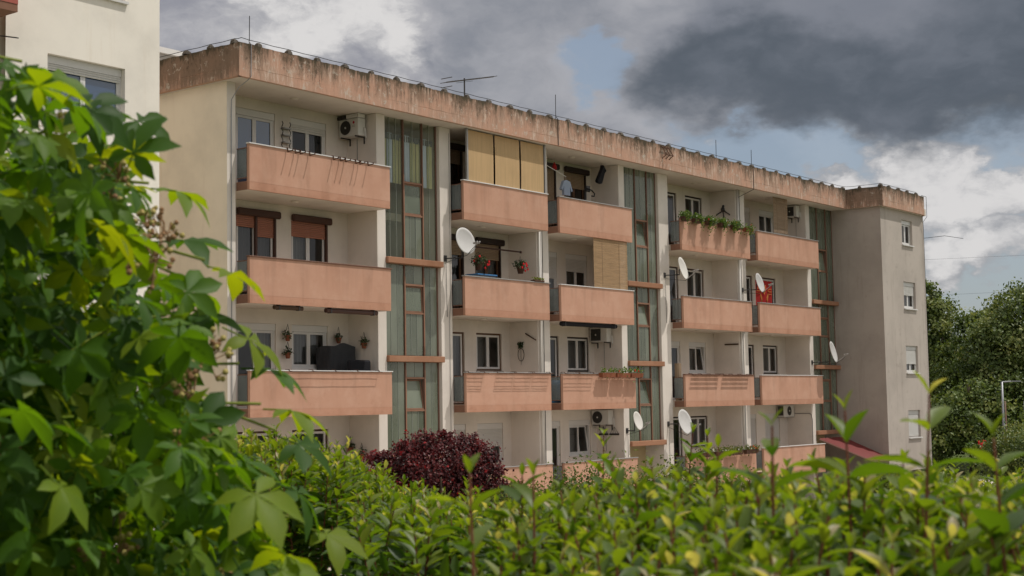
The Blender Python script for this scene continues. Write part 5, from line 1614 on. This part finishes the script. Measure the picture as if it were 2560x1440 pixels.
def hedge(label, region, top, count, lsize, height, s_base, fill, n_obj=300, extra=()):
    """region(s, t) -> bool on the ground grid (s ahead of the viewer's place, t across), top(s, t) -> height of the leafy top"""
    pos = []
    while len(pos) < count:
        s = random.uniform(*s_base[0]); t_ = random.uniform(*s_base[1])
        if region(s, t_):
            pos.append((s, t_))
    c = np.mean([np.array(CAM) + hf * s + hr * t_ for s, t_ in pos], 0)
    h = thing('hedge_shrub', label, 'hedge', (c[0], c[1], -1.75))
    leaves = []; stems = MB()
    def add(s, t_, ht, hgt, ls, hero=False):
        g = np.array(CAM) + hf * s + hr * t_
        b = np.array([g[0], g[1], ht - hgt])
        lv, tp = make_shoot(b, hgt, rng.normal(size=3) * np.array([0.13, 0.13, 0]) * (0.4 if hero else 1), max(4, int(hgt / (0.036 if hero else ls * 0.42))), ls, 1.0)
        leaves.extend(lv)
        stems.tube(tuple(b), tuple(tp), 0.0022, 4, 0.0013)
    for s, t_ in pos:
        add(s, t_, top(s, t_) + random.gauss(0, 0.018) + (0.045 * random.random() if random.random() < 0.3 else 0), height * random.uniform(0.7, 1.3), lsize * random.uniform(0.8, 1.2))
    for s, t_, zt_, hg, ls in extra:
        add(s, t_, zt_, hg, ls, True)
    # leaves filling the body below the shoots
    for _ in range(fill):
        s, t_ = random.choice(pos)
        s += random.gauss(0, 0.08); t_ += random.gauss(0, 0.08)
        z = top(s, t_) - height * 0.4 - random.random() ** 1.5 * 0.5
        g = np.array(CAM) + hf * s + hr * t_
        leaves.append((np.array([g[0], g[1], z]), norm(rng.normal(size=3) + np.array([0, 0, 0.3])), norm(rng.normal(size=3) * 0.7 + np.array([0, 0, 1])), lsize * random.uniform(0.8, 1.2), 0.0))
    P = np.array([l[0] for l in leaves]); A = np.array([l[1] for l in leaves]); NR = np.array([l[2] for l in leaves])
    S = np.array([l[3] for l in leaves]); T = np.array([l[4] for l in leaves])
    Mx = frames(A, NR)
    x, y, z = view_xy(P)
    vis = (x > -40) & (x < 2600) & (y > 900) & (y < 1470)
    rank = np.where(vis, S / z, 0) * np.where(T > 0.05, 1.0, 0.3)
    order = np.argsort(-rank)
    near = order[:n_obj]; rest = order[n_obj:]
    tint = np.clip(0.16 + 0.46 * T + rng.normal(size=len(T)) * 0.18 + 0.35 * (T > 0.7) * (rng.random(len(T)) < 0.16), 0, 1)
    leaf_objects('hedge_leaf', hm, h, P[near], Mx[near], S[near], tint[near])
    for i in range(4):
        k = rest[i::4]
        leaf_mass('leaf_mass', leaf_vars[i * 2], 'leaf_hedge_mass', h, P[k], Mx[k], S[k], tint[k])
    stems.build('shoot_stem', 'stem_red', h)['kind'] = 'stuff'
    for _ in range(14):
        s, t_ = random.choice(pos)
        g = np.array(CAM) + hf * s + hr * t_
        MB().path([(g[0], g[1], -1.9), (g[0] + random.gauss(0, 0.05), g[1] + random.gauss(0, 0.05), -0.9), (g[0] + random.gauss(0, 0.08), g[1] + random.gauss(0, 0.08), top(s, t_) - height * 0.5)], 0.009, 5).build('branch', 'bark', h)
    return h
# nearest hedge, right of the picture
hedge('nearest hedge of large blurred paired leaves filling the lower right', lambda s, t_: -0.015 < t_ / s < 0.42 and s > 1.35 + 0.9 * max(0, 0.10 - t_ / s) * 4,
      lambda s, t_: -0.155 - 0.05 * max(0, 0.12 - t_ / s) * 8 + 0.02 * math.sin(5 * t_ + 3 * s), 340, 0.046, 0.17, ((1.35, 2.5), (-0.1, 1.1)), 2400,
      extra=[(1.62, 0.1735 * 1.62, -0.030, 0.18, 0.056), (1.72, 0.227 * 1.72, -0.016, 0.20, 0.060), (1.62, 0.2747 * 1.62, 0.002, 0.21, 0.062), (1.50, 0.3307 * 1.50, -0.044, 0.18, 0.060), (1.6, -0.0287 * 1.6, -0.076, 0.16, 0.056), (1.9, 0.012 * 1.9, -0.095, 0.17, 0.054)])
# hedge behind it
hedge('middle hedge row of reddish-stemmed shoots beyond the nearest leaves', lambda s, t_: -0.10 < t_ / s < 0.42, lambda s, t_: -0.235 + 0.03 * math.sin(2.3 * t_ + s) - 0.03 * (s - 3),
      420, 0.052, 0.22, ((2.6, 4.4), (-0.5, 1.8)), 2200, extra=[(3.7, 0.0585 * 3.7, -0.085, 0.3, 0.058), (3.6, 0.112 * 3.6, -0.08, 0.28, 0.058), (3.6, 0.127 * 3.6, -0.09, 0.28, 0.056)])
# sharper shrub farther left
hedge('farther hedge shrub of narrow pale-tipped leaves between the climber and the dark red maple', lambda s, t_: -0.205 < t_ / s < 0.03,
      lambda s, t_: -0.135 - 0.05 * (s - 4.6) - 0.25 * min(1, max(0, (t_ / s + 0.125) * 11)) + 0.03 * math.sin(4 * t_), 560, 0.056, 0.34, ((4.3, 6.2), (-1.3, 0.2)), 3600)

# --- trees and shrubs farther off
def trunk(parent, pts, r0, r1, mat='bark', name='trunk'):
    mb = MB()
    n = len(pts) - 1
    for i in range(n):
        mb.tube(pts[i], pts[i + 1], r0 + (r1 - r0) * i / n, 8, r0 + (r1 - r0) * (i + 1) / n)
    return mb.build(name, mat, parent, smooth=True)
def crown(parent, lobes, n, size, mat, nclump=60, up=0.5, clump=0.22, name='crown'):
    """leaves in clumps spread over the shells of several lobes, so gaps stay between them"""
    Ps = []; Ns = []; Ts = []
    tot = sum(l[1][0] * l[1][2] for l in lobes)
    for c, r in lobes:
        r = np.array(r)
        m = int(nclump * r[0] * r[2] / tot) + 3
        d = rand_dirs(m)
        cc = np.array(c) + d * r * (rng.random((m, 1)) ** 0.30)
        k = max(4, int(n * (r[0] * r[2] / tot) / m))
        for j in range(m):
            q = np.clip(rng.normal(size=(k, 3)), -1.9, 1.9) * clump * r.mean() * (0.6 + 0.8 * rng.random())
            q[:, 2] *= 0.7
            Ps.append(cc[j] + q)
            Ns.append(norm(q) * 0.9 + np.repeat((d[j] * 0.5)[None], k, 0) + np.array([0, 0, up * 0.6]) + rng.normal(size=(k, 3)) * 0.4)
            Ts.append(np.clip(0.45 + 0.24 * rng.normal() + 0.15 * rng.normal(size=k), 0, 1))
    P = np.concatenate(Ps); Nn = norm(np.concatenate(Ns)); T = np.concatenate(Ts)
    return scatter(name, mat, parent, P, size * (0.7 + 0.6 * rng.random(len(P))), rand_dirs(len(P)), Nn, T)

# dark red maples in front of the block
t0 = thing('japanese_maple', 'rounded dark red Japanese maple in front of the first stair window', 'tree', (20.6, -9.36, GZ))
for i in range(5):
    a = i * 1.26
    trunk(t0, [(20.6, -9.36, GZ), (20.6 + 0.1 * math.cos(a), -9.36 + 0.1 * math.sin(a), -3.3), (20.6 + 0.5 * math.cos(a), -9.36 + 0.5 * math.sin(a), -2.2), (20.6 + 0.9 * math.cos(a), -9.36 + 0.9 * math.sin(a), -1.3)], 0.07, 0.015)
crown(t0, [((20.55, -9.35, -1.15), (0.86, 0.86, 0.50)), ((20.05, -8.80, -1.18), (0.48, 0.5, 0.42)), ((20.98, -9.82, -1.28), (0.46, 0.45, 0.38)), ((20.35, -9.1, -0.76), (0.42, 0.42, 0.22)), ((20.95, -9.6, -0.80), (0.40, 0.40, 0.20)), ((19.72, -8.5, -0.98), (0.24, 0.24, 0.13)), ((21.15, -9.95, -0.98), (0.2, 0.2, 0.11)), ((19.62, -8.42, -1.3), (0.22, 0.22, 0.12)), ((20.65, -9.35, -0.60), (0.16, 0.16, 0.10)), ((20.4, -9.3, -1.75), (0.85, 0.85, 0.35)), ((21.2, -10.2, -1.62), (0.4, 0.4, 0.3))],
      26000, 0.062, 'leaf_maple', 420, 0.7, 0.20)
t0 = thing('japanese_maple', 'low dark red maple shrub beside the larger maple', 'tree', (19.0, -8.6, GZ))
trunk(t0, [(19.0, -8.6, GZ), (19.05, -8.6, -2.2), (19.0, -8.55, -1.6)], 0.05, 0.02)
crown(t0, [((19.1, -8.75, -1.62), (0.75, 0.7, 0.30)), ((18.7, -8.3, -1.45), (0.5, 0.5, 0.25))], 8000, 0.06, 'leaf_maple', 160, 0.7, 0.2)
# garden shrubs along the foot of the block
def shrub(label, c, r, n, size, mat, nclump=90, name='garden_shrub'):
    t0 = thing(name, label, 'shrub', (c[0], c[1], GZ))
    trunk(t0, [(c[0], c[1], GZ), (c[0] + 0.05, c[1], c[2] - r[2] * 0.3)], 0.05, 0.02, name='stem')
    lob = [(c, r)]
    for i in range(4):
        a = i * 1.57 + c[0]
        lob.append(((c[0] + 0.55 * r[0] * math.cos(a), c[1] + 0.55 * r[1] * math.sin(a), c[2] - 0.12 * r[2]), (r[0] * 0.6, r[1] * 0.6, r[2] * 0.72)))
    if c[2] - r[2] > GZ + 0.6:
        lob.append(((c[0], c[1], (c[2] + GZ) / 2), (r[0] * 0.8, r[1] * 0.8, (c[2] - GZ) / 2)))
    crown(t0, lob, n, size, mat, nclump, 0.6, 0.2)
    return t0
shrub('yellow-green feathery shrub in front of the third-bay balconies', (18.2, -14.5, -1.60), (1.15, 1.15, 0.66), 30000, 0.05, 'leaf_shrub', 420)
shrub('second yellow-green shrub nearer the fourth-bay balconies', (19.5, -15.35, -1.58), (1.1, 1.1, 0.60), 24000, 0.05, 'leaf_shrub', 340)
shrub('low green shrub between the larger maple and the yellow-green shrubs', (17.6, -13.75, -1.64), (0.75, 0.75, 0.5), 14000, 0.05, 'leaf_shrub', 220)
shrub('small green shrub at the foot of the canopy entrance', (47.5, -6.2, -3.2), (1.6, 1.3, 0.75), 7000, 0.10, 'leaf_shrub', 160)
shrub('low green shrub under the end tower', (53.0, -6.5, -3.55), (1.8, 1.3, 0.65), 7000, 0.10, 'leaf_shrub', 160)
shrub('clipped laurel shrub beside the end tower, below the lamp posts', (62.5, -6.4, -2.55), (2.4, 2.2, 1.6), 16000, 0.12, 'leaf_tree', 260)
shrub('bushy laurel shrub to the right of the lamp posts', (64.0, -10.2, -2.25), (2.6, 2.2, 1.75), 16000, 0.12, 'leaf_tree', 260)
shrub('lower laurel shrub in front of the other two', (59.5, -8.6, -3.3), (2.0, 1.6, 0.9), 9000, 0.11, 'leaf_tree', 180)
t0 = shrub('pot-grown red geranium at the far corner of the tower', (64.6, -3.1, -2.35), (0.45, 0.4, 0.35), 700, 0.10, 'leaf_geranium', 20, 'geranium_bush')
flowers('red_flower', 'flower_red', t0, [tuple(p) for p in cloud((64.45, -3.45, -2.3), (0.42, 0.15, 0.3), 12)], 0.09)
# big trees beyond the tower
def tree(label, c, h, lobes, n, size, mat, nclump):
    t0 = thing('broadleaf_tree', label, 'tree', (c[0], c[1], GZ), 'trees beyond the tower')
    trunk(t0, [(c[0], c[1], GZ), (c[0] + 0.1, c[1], GZ + h * 0.3), (c[0], c[1] + 0.15, GZ + h * 0.75)], 0.28, 0.08)
    for i in range(5):
        a = i * 1.3
        trunk(t0, [(c[0], c[1], GZ + h * (0.3 + 0.06 * i)), (c[0] + 1.4 * math.cos(a), c[1] + 1.4 * math.sin(a), GZ + h * (0.45 + 0.07 * i))], 0.1, 0.03, name='limb')
    crown(t0, [((c[0] + l[0], c[1] + l[1], l[2]), (l[3], l[3], l[4])) for l in lobes], n, size, mat, nclump, 0.6, 0.17)
tree('large pale-leaved tree at the right edge, in full sun', (84.0, 0.4, 0), 11.5, [(0, 0, 3.2, 2.7, 3.0), (1.8, -2.0, 2.8, 2.3, 2.6), (-1.3, 1.8, 2.0, 1.9, 2.2), (0.2, 0.2, 0.2, 3.0, 2.2), (1.6, -2.2, 0.0, 2.4, 2.0), (-1.0, 1.4, -0.6, 2.0, 1.8), (0.8, -1.0, 4.8, 1.7, 1.6)], 60000, 0.20, 'leaf_tree_pale', 700)
tree('slender dark tree directly behind the end tower', (90.5, 8.7, 0), 12.0, [(0, 0, 4.2, 1.5, 2.3), (0.3, -0.4, 1.8, 1.9, 2.2), (0.3, -1.2, -0.8, 2.2, 2.2), (0, 0.5, 6.0, 0.9, 1.3)], 26000, 0.20, 'leaf_tree_pale', 300)
tree('mid-height tree filling the gap between tower and large tree', (88.0, 4.6, 0), 9.5, [(0, 0, 3.2, 1.9, 2.1), (0.8, -1.2, 2.2, 2.0, 2.2), (-0.4, 0.8, 1.4, 2.0, 2.2), (0.4, -0.6, -1.2, 2.4, 2.2), (0.4, -0.4, 4.4, 1.1, 1.2)], 36000, 0.20, 'leaf_tree', 340)
tree('dark shaded tree low behind the lamp posts', (80.0, 2.6, 0), 6.5, [(0, 0, -1.2, 2.2, 2.0), (1.0, -2.0, -1.0, 2.2, 2.0), (2.0, -4.0, -1.2, 2.2, 2.0), (-0.5, 1.5, -2.0, 2.0, 1.8)], 30000, 0.19, 'leaf_tree', 340)
tree('tall tree past the right edge of the large one', (86.0, -4.6, 0), 11.0, [(0, 0, 3.0, 2.6, 3.0), (0.5, -1.0, 0.2, 2.8, 2.6), (0.4, 0.5, 5.0, 1.6, 1.7)], 34000, 0.20, 'leaf_tree_pale', 380)
# small plant growing on the tower's far edge
t0 = thing('balcony_plant', 'small bright green plant peeping past the tower edge against the sky', 'plant', (63.5, -0.9, 5.9))
MB().lathe((63.55, -1.0, 5.72), [(0.1, 0), (0.16, 0.22)], 10).build('pot', 'terracotta', t0)
P = cloud((63.62, -1.25, 6.02), (0.24, 0.24, 0.24), 130)
scatter('foliage', 'leaf_geranium', t0, P, 0.11, rand_dirs(130), norm(rand_dirs(130) + np.array([0, -0.5, 0.7])), 0.3 + 0.6 * rng.random(130))
# lamp posts
def lamp(label, x, y, ztop, arm=True, mat='galvanised', r=0.06):
    t0 = thing('lamp_post', label, 'lamp post', (x, y, GZ), 'lamp posts beyond the tower')
    MB().tube((x, y, GZ), (x, y, ztop), r, 10, r * 0.75).build('post', mat, t0, smooth=True)
    MB().lathe((x, y, GZ), [(r * 2.2, 0), (r * 2.0, 0.25), (r * 1.1, 0.3)], 10).build('foot', mat, t0)
    if arm:
        d = Vector((0.61, -0.79, 0))
        p = Vector((x, y, ztop))
        MB().tube(p, p + d * 0.42 + Vector((0, 0, 0.02)), 0.03, 8).build('arm', mat, t0)
        h = p + d * 0.42
        q = d.cross(Vector((0, 0, 1)))
        vs = []
        for a, w in ((0.0, 0.05), (0.18, 0.10), (0.42, 0.07)):
            for sg in (-1, 1):
                for dz in (0.0, 0.05):
                    vs.append(h + d * a + q * (sg * w) + Vector((0, 0, dz)))
        MB().add(vs, [(0, 1, 3, 2), (0, 4, 5, 1), (2, 3, 7, 6), (1, 5, 7, 3), (0, 2, 6, 4), (4, 8, 9, 5), (6, 7, 11, 10), (5, 9, 11, 7), (4, 6, 10, 8), (8, 10, 11, 9)]).build('lamp_head', mat, t0)
lamp('tall grey street lamp with a short arm, in front of the dark trees', 66.16, -3.92, 0.55)
lamp('thin rust-streaked pole just behind the tall street lamp', 70.92, -2.39, -0.34, False, 'metal_brown', 0.045)
lamp('street lamp at the right edge of the picture', 74.02, -2.30, -0.37)
# overhead wires past the tower
t0 = thing('overhead_wire', 'upper overhead wire crossing the sky right of the tower', 'wire', (95, 0, GZ))
MB().path([(70, 7, 6.9 + 0.0), (90, -3, 8.3), (110, -14, 10.0)], 0.006, 4).build('wire', 'wire_black', t0)
t0 = thing('overhead_wire', 'lower overhead wire crossing the sky above the trees', 'wire', (95, 1, GZ))
MB().path([(70, 7, 5.0), (90, -3, 6.2), (110, -14, 7.5)], 0.006, 4).build('wire', 'wire_black', t0)
t0 = thing('wall_whip', 'thin metal rod sticking out from the tower below the roof edge', 'rod', (63.3, -1.4, 6.9))
MB().path([(63.3, -1.5, 7.05), (63.9, -2.4, 7.15), (64.3, -3.1, 7.0)], 0.012, 4).build('rod', 'wire_black', t0)
